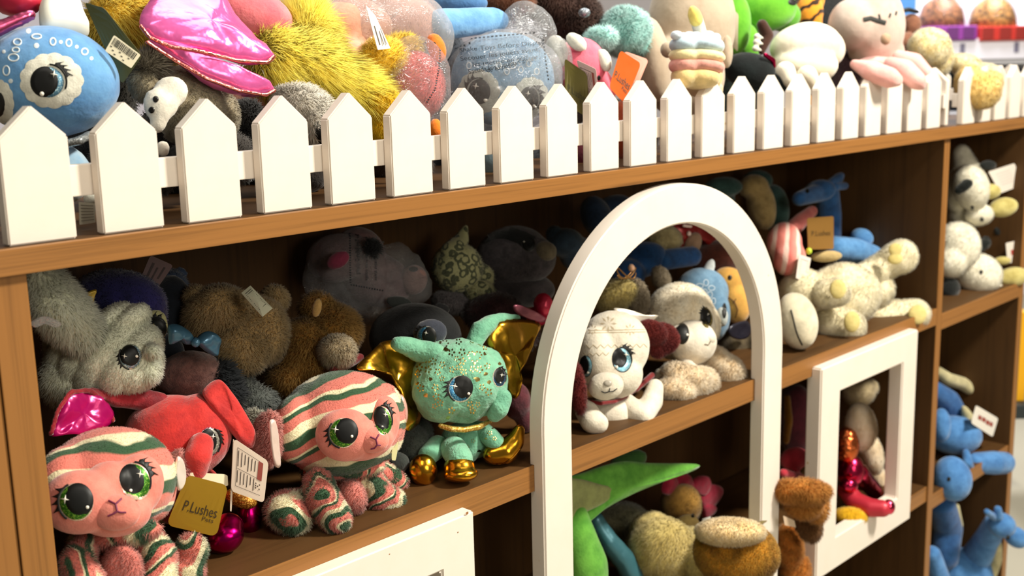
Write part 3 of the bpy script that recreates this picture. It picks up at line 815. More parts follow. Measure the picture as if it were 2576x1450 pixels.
c = t.card('swing_tag', [(992, 1068), (1008, 1066), (996, 1160), (984, 1158)], solid((206, 200, 150), .4, name='card_print'), .03, rnd=.2)
t.done()

# ---------------------------------------------------------------- mint elephant
t = Toy('elephant_plush', 'mint green elephant plush with gold ears and gold feet, beside the white arch')
MINTP = plush((122, 184, 152), (98, 158, 130), 30, .9, .8, .4, .006)
t.blob('head', [E(1150, 958, .09, 118, 108, -8, 110), E(1215, 960, .075, 66, 90, 0, 80), E(1110, 985, .085, 72, 78, 0, 80)], MINTP, .0028, 3, wr=.0024, ws=85)
hb = t.last
hd = t.objs[0]
# gold foil print: flowers, hearts and paisley drops pressed on the head
def print_marks(t, marks, mat, off=.0007, sub=None, name='foil_print'):
    polys = []
    for (u, v, r, k, fx) in marks:
        if k == 'f':
            for i in range(5):
                a = 2*PI*i/5+u; cu, cv = u+r*.68*fx*math.cos(a), v+r*.68*math.sin(a)
                polys.append([(cu+r*.30*fx*math.cos(a+b*.9)*(1.25 if abs(b) < 1 else .8), cv+r*.30*math.sin(a+b*.9)) for b in range(7)])
        elif k == 'd':
            a = u*.37; polys.append([(u+r*fx*math.cos(x+a)*(1 if x < 3.2 else .35), v+r*math.sin(x+a)*.6) for x in np.linspace(0, 2*PI, 9)[:-1]])
        elif k == 'h':
            n = 16
            for i in range(n):
                x = 2*PI*i/n; hx, hy = 16*math.sin(x)**3/16, -(13*math.cos(x)-5*math.cos(2*x)-2*math.cos(3*x)-math.cos(4*x))/16
                cu, cv = u+r*fx*hx, v+r*hy
                polys.append([(cu+r*.16*math.cos(b*1.05), cv+r*.16*math.sin(b*1.05)) for b in range(6)])
    return t.patch(name, polys, mat, off, 1, sub)
g = random.Random(5); mk_ = []
for i in range(420):
    u, v = g.uniform(1040, 1272), g.uniform(852, 1060)
    if ((u-1157)/118)**2+((v-957)/104)**2 > .93: continue
    if ((u-1159)/48)**2+((v-979)/42)**2 < 1 or ((u-1255)/24)**2+((v-949)/34)**2 < 1 or ((u-1194)/26)**2+((v-898)/24)**2 < 1: continue
    if v > 985 and g.random() < .72: continue
    if any(math.hypot(u-m[0], v-m[1]) < 15.5 for m in mk_): continue
    mk_.append((u, v, g.choice([9.5, 10.5, 8]), g.choice('ffd'), .9 if u < 1230 else .6))
mk_.append((1194, 898, 17, 'h', 1.0)); mk_.append((1108, 868, 15, 'h', 1.3))
print_marks(t, mk_, foil((220, 196, 120), .30, .1, 20), .0006, hd)
BLUSH = glitter((196, 186, 150), (255, 250, 230))
t.eye(1158, 979, 31, 34, BLUE_EYE, 0, (1163, 975, 27, 30), (1143, 972, 12), (1178, 990, 5), (150, 196, 4, .5), base=glitter((190, 190, 160), (240, 240, 225)))
t.eye(1256, 950, 17, 25, glitter((30, 60, 96), (80, 130, 170)), 0, (1255, 947, 14, 21), (1261, 944, 8), (1258, 963, 2.5), (70, 20, 3, .35))
t.blob('trunk', [T((1252, 985, .045, 21), (1262, 1002, .028, 26), (1254, 1030, .024, 24), (1243, 1044, .03, 20))], MINTP, .003, 3, wr=.0014, ws=70)
t.sheet('ear', [(968, 858), (930, 885), (905, 925), (965, 938), (1000, 965), (1012, 1020), (1010, 1072), (1032, 1084), (1056, 1048), (1062, 960), (1035, 880), (1000, 862)], [.15, .14, .12, .115, .115, .11, .10, .10, .12, .135, .15, .155], GOLDM, .008, 'crumpled gold ear', wr=.008, puff=.004)
t.blob('ear_trim', [T((1000, 866, .12, 19), (1022, 872, .12, 25), (1055, 884, .115, 30), (1090, 890, .10, 30))], MINTP, .003, 3, wr=.002, ws=80)
t.sheet('ear', [(1232, 830), (1270, 804), (1356, 812), (1346, 860), (1328, 905), (1310, 935), (1314, 975), (1294, 1004), (1272, 970), (1250, 900), (1225, 868)], [.11, .11, .105, .09, .08, .075, .075, .08, .09, .105, .11], GOLDM, .008, 'crumpled gold ear', wr=.006, puff=.004)
t.blob('ear_trim', [T((1192, 862, .115, 24), (1208, 832, .115, 25), (1232, 814, .115, 21), (1264, 802, .115, 15), (1302, 799, .115, 8))], MINTP, .003, 3, wr=.002, ws=80)
t.blob('body', [E(1160, 1118, .095, 56, 56, 0, 55), E(1195, 1105, .09, 45, 50, 0, 50)], MINTP, .0035, 3, wr=.0015, ws=60)
bb = t.last
print_marks(t, [(x, y, 6, k, 1) for x, y, k in ((1175, 1125, 'f'), (1140, 1120, 'd'), (1190, 1110, 'f'), (1160, 1145, 'd'), (1205, 1135, 'd'), (1150, 1100, 'd'), (1180, 1155, 'f'))], foil((96, 108, 72), .35, .1, 20), .0006, t.objs[-1])
t.blob('arm', [T((1212, 1085, .075, 26), (1232, 1100, .055, 26), (1248, 1115, .045, 24))], MINTP, .003, 3, wr=.001, ws=60)
print_marks(t, [(1232, 1090, 7, 'f', 1), (1244, 1104, 6, 'f', 1), (1222, 1104, 4, 'd', 1), (1240, 1078, 4, 'd', 1)], foil((220, 196, 120), .30, .1, 20), .0006, t.objs[-1])
t.blob('leg', [T((1140, 1130, .07, 34), (1156, 1155, .045, 34))], MINTP, .003, 3, wr=.001, ws=60)
t.blob('leg', [T((1100, 1125, .10, 30), (1078, 1145, .09, 27))], MINTP, .003, 3, wr=.001, ws=60)
t.stroke('collar', [[(1104, 1070), (1125, 1079), (1160, 1083), (1200, 1078), (1236, 1062)]], 13, glitter((180, 140, 50), (255, 230, 150)), .003) if False else None
t.blob('collar', [T((1108, 1072, .065, 7), (1135, 1080, .048, 8), (1168, 1082, .038, 8), (1205, 1075, .035, 8), (1236, 1058, .05, 6))], glitter((180, 140, 50), (255, 230, 150)), .0022, 2, label='narrow gold glitter collar')
GF = foil((206, 148, 40), .22, .35, 26)
t.blob('foot', [E(1156, 1178, .040, 41, 33, 0, 42), E(1160, 1194, .028, 44, 20, 4, 38)], GF, .003, 3, wr=.0012, label='gold metallic foot')
t.stroke('seam', [[(1118, 1188), (1140, 1174), (1165, 1172), (1192, 1184), (1200, 1190)]], 3, foil((150, 100, 30), .4, .2), .001, sub=t.objs[-1])
t.blob('foot', [E(1064, 1183, .075, 37, 42, 0, 34)], GF, .003, 3, wr=.0012, label='gold metallic foot')
t.stroke('seam', [[(1058, 1145), (1078, 1150), (1092, 1170), (1094, 1190), (1084, 1210)]], 3, foil((150, 100, 30), .4, .2), .001, sub=t.objs[-1])
t.blob('foot', [T((1240, 1145, .045, 26), (1270, 1138, .035, 32), (1294, 1112, .03, 24), (1306, 1082, .03, 13))], GF, .003, 3, wr=.0014, label='gold metallic foot')
t.stroke('seam', [[(1235, 1170), (1262, 1168), (1290, 1152), (1308, 1130)]], 3, foil((150, 100, 30), .4, .2), .001, sub=t.objs[-1])
t.done()

# ---------------------------------------------------------------- red elephant
t = Toy('elephant_plush', 'bright red elephant plush with magenta satin ear, slumped behind the striped lamb at bottom left')
REDP = plush((206, 46, 40), (176, 32, 32), 40, .5, .7, .5)
t.blob('head', [E(440, 1105, .15, 128, 112, -5, 110), E(500, 1090, .13, 82, 100, 0, 85)], REDP, .0035, 4, wr=.0012, ws=35)
hb = t.last
t.eye(527, 1112, 27, 37, glitter((150, 150, 140), (235, 230, 215)), 0, (524, 1110, 22, 31), (534, 1098, 11), None, (40, 2, 4, .4), base=glitter((120, 30, 60), (240, 220, 220)))
t.blob('trunk', [T((505, 1120, .085, 31), (498, 1150, .075, 35), (490, 1185, .08, 32))], REDP, .0033, 3, wr=.001)
t.sheet('ear', [(128, 1095), (150, 1030), (178, 988), (226, 985), (266, 1022), (285, 1062), (240, 1084), (180, 1090)], [.13, .135, .14, .15, .15, .14, .12, .12], satin((178, 6, 98), .26), .008, 'glossy magenta satin ear', wr=.010, puff=.003)
t.blob('ear_rim', [T((128, 1092, .125, 7), (146, 1030, .13, 8), (178, 987, .135, 9), (226, 983, .145, 10), (268, 1022, .15, 9), (283, 1058, .14, 8)), T((226, 985, .16, 12), (290, 1005, .17, 22), (350, 1005, .17, 30), (400, 1015, .16, 30))], plush((150, 22, 34), (110, 14, 26), 40, .5, .6, .4), .0035, 3, wr=.001)
t.sheet('ear', [(512, 982), (544, 956), (568, 968), (604, 1020), (638, 1082), (634, 1127), (604, 1115), (578, 1085), (548, 1050), (520, 1010)], [.12, .12, .11, .10, .09, .09, .09, .095, .10, .11], REDP, .012, 'folded red ear', wr=.003, puff=.006)
t.blob('body', [E(470, 1245, .16, 95, 85, 0, 70)], REDP, .005, 3, wr=.001)
MG = foil((170, 8, 92), .24, .45, 24)
t.blob('foot', [E(562, 1352, .085, 54, 44, 8, 45), E(575, 1330, .09, 40, 40, 0, 40)], MG, .0035, 3, wr=.0016, label='magenta metallic foot')
t.blob('foot', [E(628, 1298, .125, 32, 52, 5, 34)], MG, .0035, 3, wr=.0014, label='magenta metallic foot')
t.blob('strap', [E(606, 1255, .12, 44, 24, -20, 24)], glitter((150, 90, 20), (255, 200, 90)), .003, 2, label='copper glitter strap')
c = t.card('tag_back', [(478, 1189), (572, 1194), (574, 1225), (476, 1215)], solid((232, 222, 190), .5, name='card_print'), .068, rnd=.15)
c = t.card('swing_tag', [(470, 1195, .060), (574, 1222, .045), (545, 1351, .048), (418, 1322, .075)], solid((170, 132, 36), .28, .4, bump=.05, name='gold_card'), .05, rnd=.13, label='gold folded swing tag')
tag_text(t, c, LETTER, .18, .90, .46, .66)
c = t.card('swing_tag', [(588, 1103, .060), (676, 1162, .035), (664, 1266, .035), (581, 1236, .06)], solid((232, 214, 196), .5, name='card_print'), .05, rnd=.10, label='white printed swing tag')
tag_print(t, c)
c = t.card('tag_fold', [(586, 1105, .061), (590, 1108, .060), (583, 1288, .062), (578, 1286, .063)], solid((224, 206, 186), .5, name='card_print'), .05, rnd=.2)
t.done()

# ---------------------------------------------------------------- white ridged plush, back left
t = Toy('bunny_plush', 'fluffy white ridged bunny plush in the back left corner, behind the red elephant')
WF = plush((240, 242, 220), (212, 214, 190), 26, .8, .95, .4, .008)
WF = plush((240, 242, 220), (212, 214, 190), 26, .8, .95, .4, .008)
rid = [T(*[(u0+du*k/3, v0+dv*k/3, .142, 23) for k in range(4)]) for (u0, v0, du, dv) in ((270, 790, -110, 170), (310, 810, -100, 180), (350, 835, -90, 160), (225, 790, -90, 120))]
t.blob('head', [E(255, 895, .20, 140, 105, -12, 100), E(340, 890, .175, 66, 90, 0, 80), E(290, 820, .19, 90, 45, 25, 60)], WF, .004, 3, ridges=(camdir(.86, .50), 118, .0065), fur=(15000, .005, .0008, (-.2, .4), .6), excl=[(331, 897, 34, 36)])
t.blob('muzzle', [E(380, 882, .135, 22, 18, 0, 20), E(372, 930, .15, 30, 38, 0, 30)], WF, .004, 3, fur=(2200, .008, .0009, (.2, .3), .7))
t.last = t.bv['head']
t.eye(329, 898, 29, 32, glitter((110, 140, 160), (230, 235, 235)), 0, (327, 896, 25, 27), (313, 897, 10), (342, 896, 5), (172, 215, 4, .35), base=glitter((160, 170, 150), (235, 235, 220)))
t.blob('ear', [T((100, 705, .16, 44), (125, 745, .16, 55), (165, 790, .17, 58), (205, 840, .18, 50))], WF, .005, 3, wr=.003, ws=30, fur=(8000, .013, .0011, (.2, .4), .8))
t.blob('body', [E(165, 950, .22, 60, 70, 0, 60)], WF, .006, 2, fur=(2500, .012, .0011, (0, .4), .8))
t.sheet('plastic_loop', [(78, 812), (112, 796), (150, 812), (138, 824), (110, 815), (90, 825)], [.085]*6, film((250, 250, 250), .25), .002, wr=.004)
t.done()

# ---------------------------------------------------------------- navy penguin
t = Toy('penguin_plush', 'navy blue plush bird with cream eye patch and yellow beak, behind the ridged bunny')
t.blob('head', [E(300, 755, .27, 120, 78, -8, 80), E(350, 790, .25, 70, 80, 0, 60)], plush((42, 40, 96), (28, 28, 66), 40, .4), .005, 4, fur=(4000, .004, .0008, (0, .2), .6))
t.blob('eye_patch', [E(388, 822, .185, 36, 46, -8, 16)], plush((176, 172, 124), None, 50, .4), .0035, 3)
t.eye(393, 832, 27, 34, None, 0, (394, 833, 25, 31), (388, 820, 9), None, (120, 72, 3, .45), base=solid((24, 24, 24), .3, name='black_embroidery'), starcol=solid((200, 180, 110), .4, name='gold_thread'))
t.sheet('beak', [(205, 745), (240, 728), (236, 748), (232, 772), (222, 755)], [.18]*5, satin((170, 140, 40)), .006)
t.blob('body', [E(430, 770, .33, 55, 80, 0, 50), E(420, 890, .28, 45, 55, 0, 40)], plush((24, 30, 40), (14, 18, 24), 40, .4), .006, 3)
t.done()
t = Toy('bear_plush', 'slate blue plush at the back, between the navy bird and the tan bear')
t.blob('body', [E(425, 735, .36, 50, 60, 0, 50)], plush((66, 82, 110), (48, 60, 84), 40, .5), .006, 3, fur=(1500, .006, .0009, (0, .2), .6))
t.blob('ear', [E(452, 690, .37, 22, 20, 0, 14)], plush((66, 82, 110), (48, 60, 84), 40, .5), .005, 2)
c = t.card('hang_tag', [(378, 642), (436, 668), (398, 722), (348, 714)], solid((96, 74, 78), .5, name='card_print'), .26)
t.card_rects([(.2, .2, .3, .8), (.45, .3, .52, .9), (.7, .2, .78, .7)], solid((50, 36, 40), .6, name='ink'), c)
t.done()

# ---------------------------------------------------------------- tan bear with care label
t = Toy('bear_plush', 'shaggy tan bear plush with a curled white care label, near the back wall')
TAN = plush((182, 150, 98), (140, 112, 68), 30, .8, .95, .3, .006)
t.blob('head', [E(548, 788, .27, 88, 68, 15, 65)], TAN, .005, 3, wr=.002, ws=30, fur=(9000, .010, .001, (0, .3), .9))
t.blob('body', [E(645, 830, .25, 78, 88, 20, 70), E(600, 880, .24, 75, 65, 0, 60)], TAN, .005, 3, wr=.002, ws=30, fur=(11000, .010, .001, (0, .3), .9))
t.blob('ear', [E(690, 752, .27, 34, 32, 0, 20)], TAN, .005, 3, fur=(2500, .010, .001, (0, .2), .9))
t.blob('ear', [E(490, 745, .29, 28, 24, 0, 18)], TAN, .005, 3, fur=(1500, .010, .001, (0, .2), .9))
c = t.card('care_label', [(607, 738, .20), (630, 719, .20), (686, 776, .16), (660, 798, .16)], solid((206, 206, 180), .7, name='woven_label'), .2, bend=.004, rnd=.02)
t.card_rects([(.15, .12+.06*i, .8, .14+.06*i) for i in range(12) if i != 6], solid((90, 90, 80), .7, name='ink'), c)
t.done()

# ---------------------------------------------------------------- satin bow on a knitted donkey
t = Toy('donkey_plush', 'mauve knitted plush with spiky black mane and a blue satin bow, behind the red elephant')
t.blob('head', [E(475, 940, .22, 85, 58, 8, 58)], plush((126, 92, 84), (92, 66, 62), 110, .8, .9, .3), .004, 4, wr=.001, ws=120)
t.blob('mane', [E(545, 962, .20, 38, 45, -30, 30), E(575, 990, .19, 25, 30, 0, 25)], plush((18, 20, 22), (8, 10, 12), 40, .6, .95, .1), .004, 3, fur=(1800, .020, .0035, (.5, .0), .9), label='spiky black mane')
BOW = satin((62, 104, 130), .32)
t.sheet('bow_loop', [(425, 820), (452, 818), (480, 840), (490, 862), (470, 868), (448, 855), (430, 868), (424, 848)], [.145]*8, BOW, .01, wr=.007, puff=.006)
t.sheet('bow_loop', [(498, 855), (525, 835), (552, 845), (556, 870), (550, 898), (525, 888), (500, 868)], [.14]*7, BOW, .01, wr=.007, puff=.006)
t.blob('bow_knot', [E(492, 862, .135, 13, 14, 0, 12)], BOW, .003, 2)
t.blob('body', [E(560, 1030, .24, 50, 55, 0, 45)], plush((60, 64, 60), (40, 44, 42), 40, .6), .006, 3)
t.done()

# ---------------------------------------------------------------- ginger bear
t = Toy('cat_plush', 'ginger fluffy cat plush with cream muzzle, behind the two striped lambs')
GIN = plush((150, 104, 38), (104, 68, 24), 26, .9, .95, .3, .008)
t.blob('body', [E(775, 900, .23, 85, 100, 0, 75), E(740, 960, .23, 70, 60, 0, 60)], GIN, .005, 3, wr=.003, ws=28, fur=(11000, .012, .0011, (0, .5), .9))
t.blob('head', [E(835, 830, .22, 72, 66, 0, 60), E(800, 775, .24, 46, 40, 0, 36)], GIN, .005, 3, wr=.002, ws=28, fur=(8000, .011, .0011, (0, .4), .9))
t.blob('ear', [E(797, 775, .185, 13, 27, -12, 10)], plush((186, 150, 90), None, 50, .4), .003, 3, label='cream inner ear')
t.blob('muzzle', [E(848, 885, .165, 46, 42, 0, 34)], plush((176, 156, 120), (140, 122, 92), 40, .7), .004, 3, fur=(3000, .008, .001, (0, .3), .8), label='cream muzzle')
t.blob('scarf', [T((840, 930, .16, 13), (875, 915, .16, 14), (905, 900, .17, 12))], plush((104, 16, 22), None, 50, .3), .003, 3, label='dark red scarf')
t.done()
t = Toy('bear_plush', 'grey and white fluffy plush, low behind the second striped lamb')
t.blob('body', [E(640, 1020, .22, 58, 50, 0, 50), E(600, 975, .24, 40, 40, 0, 40)], plush((86, 90, 84), (60, 66, 64), 30, .8), .006, 3, fur=(3000, .012, .0011, (0, .3), .9))
t.blob('body_patch', [E(640, 1062, .16, 26, 28, 0, 20)], plush((176, 172, 150), None, 30, .8), .004, 3, fur=(1800, .012, .001, (0, .3), .9))
t.done()

# ---------------------------------------------------------------- lilac toy in a plastic bag (inside the shelf)
def bag(label, prims, quads=(), name='plastic_bag', wr=.004, haze=.12, ws=38, dashes=(), cat='bag', lab2=None, vox=.005, col=(250, 250, 252), paint=None):
    b = Toy(name, label, cat)
    b.blob('film', prims, film(col, haze), vox, 3, wr=wr, ws=ws)
    f = b.objs[0]
    for (txt, q) in quads:
        b.surf_text(txt, q, solid((40, 46, 52), .5, name='black_ink'), f, .0016)
    if dashes:
        V = []
        polys = []
        for (x0, y0, x1, y1, n, w) in dashes:
            for i in range(n):
                a = (i+.1)/n; c = (i+.65)/n; L = math.hypot(x1-x0, y1-y0); nx, ny = -(y1-y0)/L*w/2, (x1-x0)/L*w/2
                p, q = (x0+(x1-x0)*a, y0+(y1-y0)*a), (x0+(x1-x0)*c, y0+(y1-y0)*c)
                polys.append([(p[0]+nx, p[1]+ny), (q[0]+nx, q[1]+ny), (q[0]-nx, q[1]-ny), (p[0]-nx, p[1]-ny)])
        b.lastd = None
        b.patch('dashed_line', polys, solid((36, 40, 46), .5, name='black_ink'), .0016, 1, sub=f)
    return b
t = Toy('pony_plush', 'lilac plush sealed in a clear bag, at the back of the dark shelf')
LIL = plush((134, 104, 104), (100, 76, 78), 30, .5)
t.blob('body', [E(845, 650, .33, 75, 62, 10, 60), E(900, 640, .33, 70, 70, 0, 60), E(950, 705, .32, 90, 70, -20, 60)], LIL, .006, 3, wr=.001)
t.blob('muzzle', [E(1040, 705, .27, 36, 40, -20, 34)], plush((164, 126, 118), None, 30, .5), .005, 3)
t.blob('mane', [E(850, 655, .27, 34, 22, 30, 16)], plush((132, 48, 74), None, 30, .5), .004, 3)
t.patch('eye', [[(1040+12*math.cos(k), 678+7*math.sin(k)) for k in np.linspace(0, 5.6, 9)]], BLACK, .001)
t.blob('tuft', [E(938, 625, .26, 22, 20, 0, 15)], plush((24, 24, 26), None, 30, .5), .004, 3, wr=.002, fur=(600, .01, .001, (0, .3), .9))
t.done()
b = bag('crinkled clear plastic bag around the lilac plush at the back of the shelf', [E(870, 690, .31, 112, 105, 20, 80), E(985, 700, .30, 100, 75, -20, 75), E(950, 750, .30, 75, 70, 0, 60)],
        [('Shake Toys Before Displaying', [(893, 580), (893, 690), (907, 690), (907, 580)]), ('Secouer les jouets avant etalage', [(917, 580), (917, 705), (927, 705), (927, 580)]), ('Sacuda los juguetes antes', [(939, 590), (939, 705), (949, 705), (949, 590)])],
        dashes=[(880, 580, 882, 714, 22, 4), (882, 716, 966, 732, 13, 4)], haze=.10, wr=.008, ws=45)
b.done()

# ---------------------------------------------------------------- leopard print, badger, black plush
t = Toy('leopard_plush', 'pale green leopard-print plush with one pointed ear, at the back beside the badger')
LEO = spots((158, 156, 112), (74, 78, 54), 62, .30, .52)
t.blob('head', [E(1150, 675, .30, 66, 66, 0, 60), E(1205, 700, .29, 40, 40, 0, 40)], LEO, .005, 3, fur=(2500, .004, .0008, (0, .2), .6))
t.blob('ear', [T((1172, 570, .31, 7), (1160, 605, .31, 20), (1140, 640, .30, 36))], LEO, .004, 3)
t.blob('body', [E(1205, 735, .27, 42, 34, -15, 34)], LEO, .005, 3, fur=(2000, .007, .0009, (0, .4), .9))
t.done()
t = Toy('badger_plush', 'dark grey badger plush with black face band and pale snout, under the top board')
GK = plush((86, 80, 84), (62, 58, 62), 90, .6, .9, .3)
t.blob('head', [E(1290, 645, .30, 96, 78, 10, 75), E(1330, 650, .27, 70, 62, 0, 60)], GK, .005, 4, wr=.0006, ws=120)
t.stroke('face_band', [[(1212, 600), (1240, 585), (1275, 585), (1310, 598), (1340, 612)]], 34, plush((20, 22, 24), None, 40, .4), .002)
t.blob('muzzle', [E(1372, 632, .23, 30, 26, -15, 26)], plush((128, 118, 98), (100, 92, 78), 50, .4), .004, 3)
t.last = t.bv['head']
t.eye(1330, 614, 17, 20, None, 0, (1330, 614, 16, 18), (1318, 610, 5), None, (190, 160, 3, .5), base=solid((60, 56, 50), .4, name='thread'))
t.blob('body', [E(1320, 730, .28, 78, 45, 0, 50), E(1250, 700, .32, 60, 60, 0, 50)], plush((70, 64, 66), (44, 42, 44), 40, .5), .006, 3)
t.done()
t = Toy('bear_plush', 'glittery black plush with grey eye patch and blue eye, behind the mint elephant')
BK = plush((17, 18, 20), (10, 11, 13), 60, .5, .8, .2)
t.blob('head', [E(1045, 850, .20, 118, 90, 0, 85), E(1120, 900, .20, 60, 60, 0, 60)], BK, .0045, 4, wr=.0008)
t.blob('eye_patch', [E(1082, 838, .135, 44, 36, 10, 20)], plush((58, 62, 74), None, 50, .3), .0035, 3)
t.eye(1074, 846, 24, 25, BLUE_EYE, 0, (1079, 845, 19, 22), (1072, 838, 8), None, (120, 165, 4, .4), base=glitter((150, 150, 140), (230, 230, 220)))
t.blob('ear', [E(1005, 762, .24, 36, 18, -12, 14)], plush((58, 62, 60), None, 50, .4), .004, 3)
t.blob('ear', [E(1112, 776, .24, 22, 14, -20, 12)], plush((50, 50, 52), None, 50, .4), .004, 3)
t.done()
t = Toy('bear_plush', 'small dusty grey plush wedged between the leopard print plush and the black plush')
t.blob('body', [E(1135, 760, .30, 52, 32, -10, 34)], plush((92, 86, 88), (66, 62, 64), 60, .6), .005, 3, fur=(1500, .006, .0009, (0, .3), .8))
t.blob('arm', [E(1180, 790, .27, 26, 22, 0, 20)], plush((92, 86, 88), (66, 62, 64), 60, .6), .005, 3)
t.done()
t = Toy('moose_plush', 'dark maroon furry plush behind the gold ear of the mint elephant')
t.blob('body', [E(1240, 790, .24, 75, 55, 0, 55), E(1310, 830, .20, 48, 55, 0, 45)], plush((52, 24, 24), (32, 16, 18), 30, .7), .006, 3, fur=(3000, .008, .001, (0, .3), .9))
t.blob('leg', [E(1300, 1010, .13, 38, 50, 0, 35), E(1322, 1060, .12, 26, 32, 0, 26)], plush((96, 44, 52), (66, 28, 36), 40, .6), .005, 3, wr=.002)
t.done()
t = Toy('unicorn_plush', 'hot pink shiny plush peeking out left of the arch, with a pink ribbon')
t.blob('head', [E(1366, 770, .14, 26, 32, 0, 24), E(1350, 800, .17, 30, 26, 0, 24)], satin((206, 40, 76), .3), .004, 3, wr=.003, ws=80)
t.sheet('ribbon', [(1294, 768), (1320, 772), (1368, 798), (1362, 812), (1322, 800), (1298, 786)], [.13]*6, satin((176, 96, 116)), .004, wr=.003)
t.done()
t = Toy('rabbit_plush', 'dark grey soft plush squeezed between the second lamb and the mint elephant')
t.blob('body', [E(1032, 1128, .13, 52, 62, 0, 45), E(1050, 1090, .15, 40, 40, 0, 40)], plush((66, 72, 66), (46, 52, 48), 40, .6), .005, 3, fur=(2500, .005, .0009, (0, .3), .7))
t.blob('leg', [E(1000, 1165, .11, 32, 28, 0, 28)], plush((52, 58, 54), (40, 44, 42), 40, .6), .005, 3)
t.done()

# ---------------------------------------------------------------- white puppy in the arch
t = Toy('dog_plush', 'white puppy plush with dark red ears and printed snowflake head, seated in the arch opening')
WPL = plush((226, 218, 200), (206, 196, 178), 34, .5, .9, .3)
t.blob('head', [E(1545, 872, .085, 90, 92, -8, 88), E(1540, 940, .07, 78, 66, 0, 70), E(1500, 900, .085, 55, 80, 0, 70)], WPL, .0033, 5, wr=.0006)
hd = t.objs[0]; hb = t.last
PRT = solid((178, 162, 134), .8, name='pale_print')
zz = [[(x, 868+9*(i % 2)-x*.02+30) for i, x in enumerate(range(1475, 1632, 9))], [(x, 888+8*(i % 2)-x*.02+30) for i, x in enumerate(range(1468, 1540, 8))], [(x, 838-x*.02+30) for x in range(1480, 1625, 12)], [(x, 832-x*.02+30) for x in range(1480, 1625, 12)]]
t.stroke('zigzag_print', zz, 2.2, PRT, .0004, sub=hd)
fl = []
for (u, v, r) in ((1530, 815, 22), (1585, 830, 16), (1490, 830, 14)):
    for k in range(8):
        a = PI/4*k; fl.append([(u+r*.3*math.cos(a), v+r*.3*math.sin(a)), (u+r*.7*math.cos(a-.18), v+r*.7*math.sin(a-.18)), (u+r*math.cos(a), v+r*math.sin(a)), (u+r*.7*math.cos(a+.18), v+r*.7*math.sin(a+.18))])
t.patch('snowflake_print', fl, PRT, .0006, 1, sub=hd)
t.blob('muzzle', [E(1524, 972, .025, 46, 36, 8, 34)], WPL, .003, 4)
t.patch('nose', [[(1529+11*math.cos(k), 965+8*math.sin(k)) for k in np.linspace(0, 5.8, 12)]], solid((168, 160, 146), .3, name='nose_thread'), .0022, 3)
t.stroke('mouth_stitching', [[(1513, 985), (1522, 989), (1532, 986), (1534, 977)], [(1532, 986), (1542, 985), (1552, 978)]], 2.6, BLACK, .001)
t.last = hb
t.eye(1564, 906, 25, 32, LBLUE_EYE, 10, (1559, 903, 19, 26), (1574, 892, 9), (1551, 924, 4), (75, 30, 4, .5), base=solid((40, 44, 46), .4, name='black_thread'))
t.eye(1474, 922, 16, 28, LBLUE_EYE, 0, (1471, 920, 13, 24), None, (1480, 937, 3.5), None, base=solid((40, 44, 46), .4, name='black_thread'))
t.sheet('ear_top', [(1545, 776), (1580, 780), (1640, 800), (1655, 795), (1630, 815), (1600, 812), (1560, 790)], [.10, .09, .07, .06, .07, .08, .09], satin((232, 224, 208)), .008, 'white satin ear fold')
DR = plush((104, 22, 18), (70, 12, 12), 50, .8, .95, .4)
t.blob('ear', [E(1662, 852, .045, 48, 40, -10, 14), E(1640, 835, .05, 38, 28, -25, 12), E(1655, 880, .045, 22, 22, 0, 10)], DR, .003, 3, wr=.001, fur=(9000, .005, .0008, (.2, .2), .8), label='fluffy dark red ear')
t.blob('ear', [E(1452, 975, .05, 20, 72, 8, 16)], DR, .0035, 3, fur=(3500, .006, .0008, (0, .3), .8), label='fluffy dark red ear')
t.blob('collar', [T((1485, 1010, .055, 5), (1510, 1016, .045, 6), (1545, 1012, .045, 6), (1575, 998, .055, 6), (1605, 975, .075, 6)), T((1600, 980, .07, 8), (1640, 945, .09, 8))], plush((120, 20, 24), None, 40, .3), .0022, 2, label='dark red collar')
t.blob('body', [E(1535, 1045, .075, 62, 50, 0, 55)], WPL, .004, 3, wr=.0008)
t.blob('arm', [T((1475, 1035, .06, 30), (1490, 1060, .035, 32), (1505, 1066, .03, 27))], WPL, .0035, 3, wr=.0006)
t.blob('leg', [T((1575, 1020, .06, 30), (1600, 1040, .035, 32), (1618, 1048, .02, 28)), T((1618, 1048, .02, 28), (1640, 1010, .03, 28), (1648, 975, .04, 22))], WPL, .0035, 3, wr=.0006, label='white paw turned up')
t.done()
t = Toy('husky_plush', 'cream and white husky plush with tan furry paws, right behind the white puppy')
CR = plush((255, 246, 224), (250, 234, 202), 26, .5, .95, .35)
t.blob('head', [E(1708, 808, .145, 90, 98, -15, 90), E(1760, 830, .12, 48, 66, -20, 60)], CR, .0038, 5, fur=(12000, .005, .0009, (.1, .3), .5), excl=[(1775, 802, 26, 34), (1720, 842, 28, 36), (1780, 850, 24, 24)])
t.blob('face', [E(1742, 862, .080, 62, 58, 10, 50), E(1778, 815, .088, 22, 44, 10, 32), E(1712, 850, .09, 34, 34, 0, 36)], plush((234, 224, 206), None, 26, .4), .0038, 5)
t.blob('muzzle', [E(1779, 852, .052, 23, 19, 0, 20)], plush((236, 226, 208), None, 26, .3), .003, 3)
t.stroke('mouth_stitching', [[(1772, 866), (1782, 868), (1788, 858)]], 2.4, solid((120, 104, 80), .6, name='thread'), .001)
t.last = t.bv['face']
t.eye(1777, 800, 15, 26, glitter((90, 80, 30), (220, 200, 120)), 10, (1776, 799, 13, 22), (1780, 792, 6), None, (110, 150, 4, .45), base=solid((70, 60, 30), .4, name='thread'))
t.eye(1716, 840, 18, 27, None, 0, (1716, 840, 16, 25), None, (1728, 843, 4), None, base=solid((40, 30, 20), .4, name='thread'))
ER = plush((150, 132, 104), (112, 96, 72), 40, .9, .95, .3)
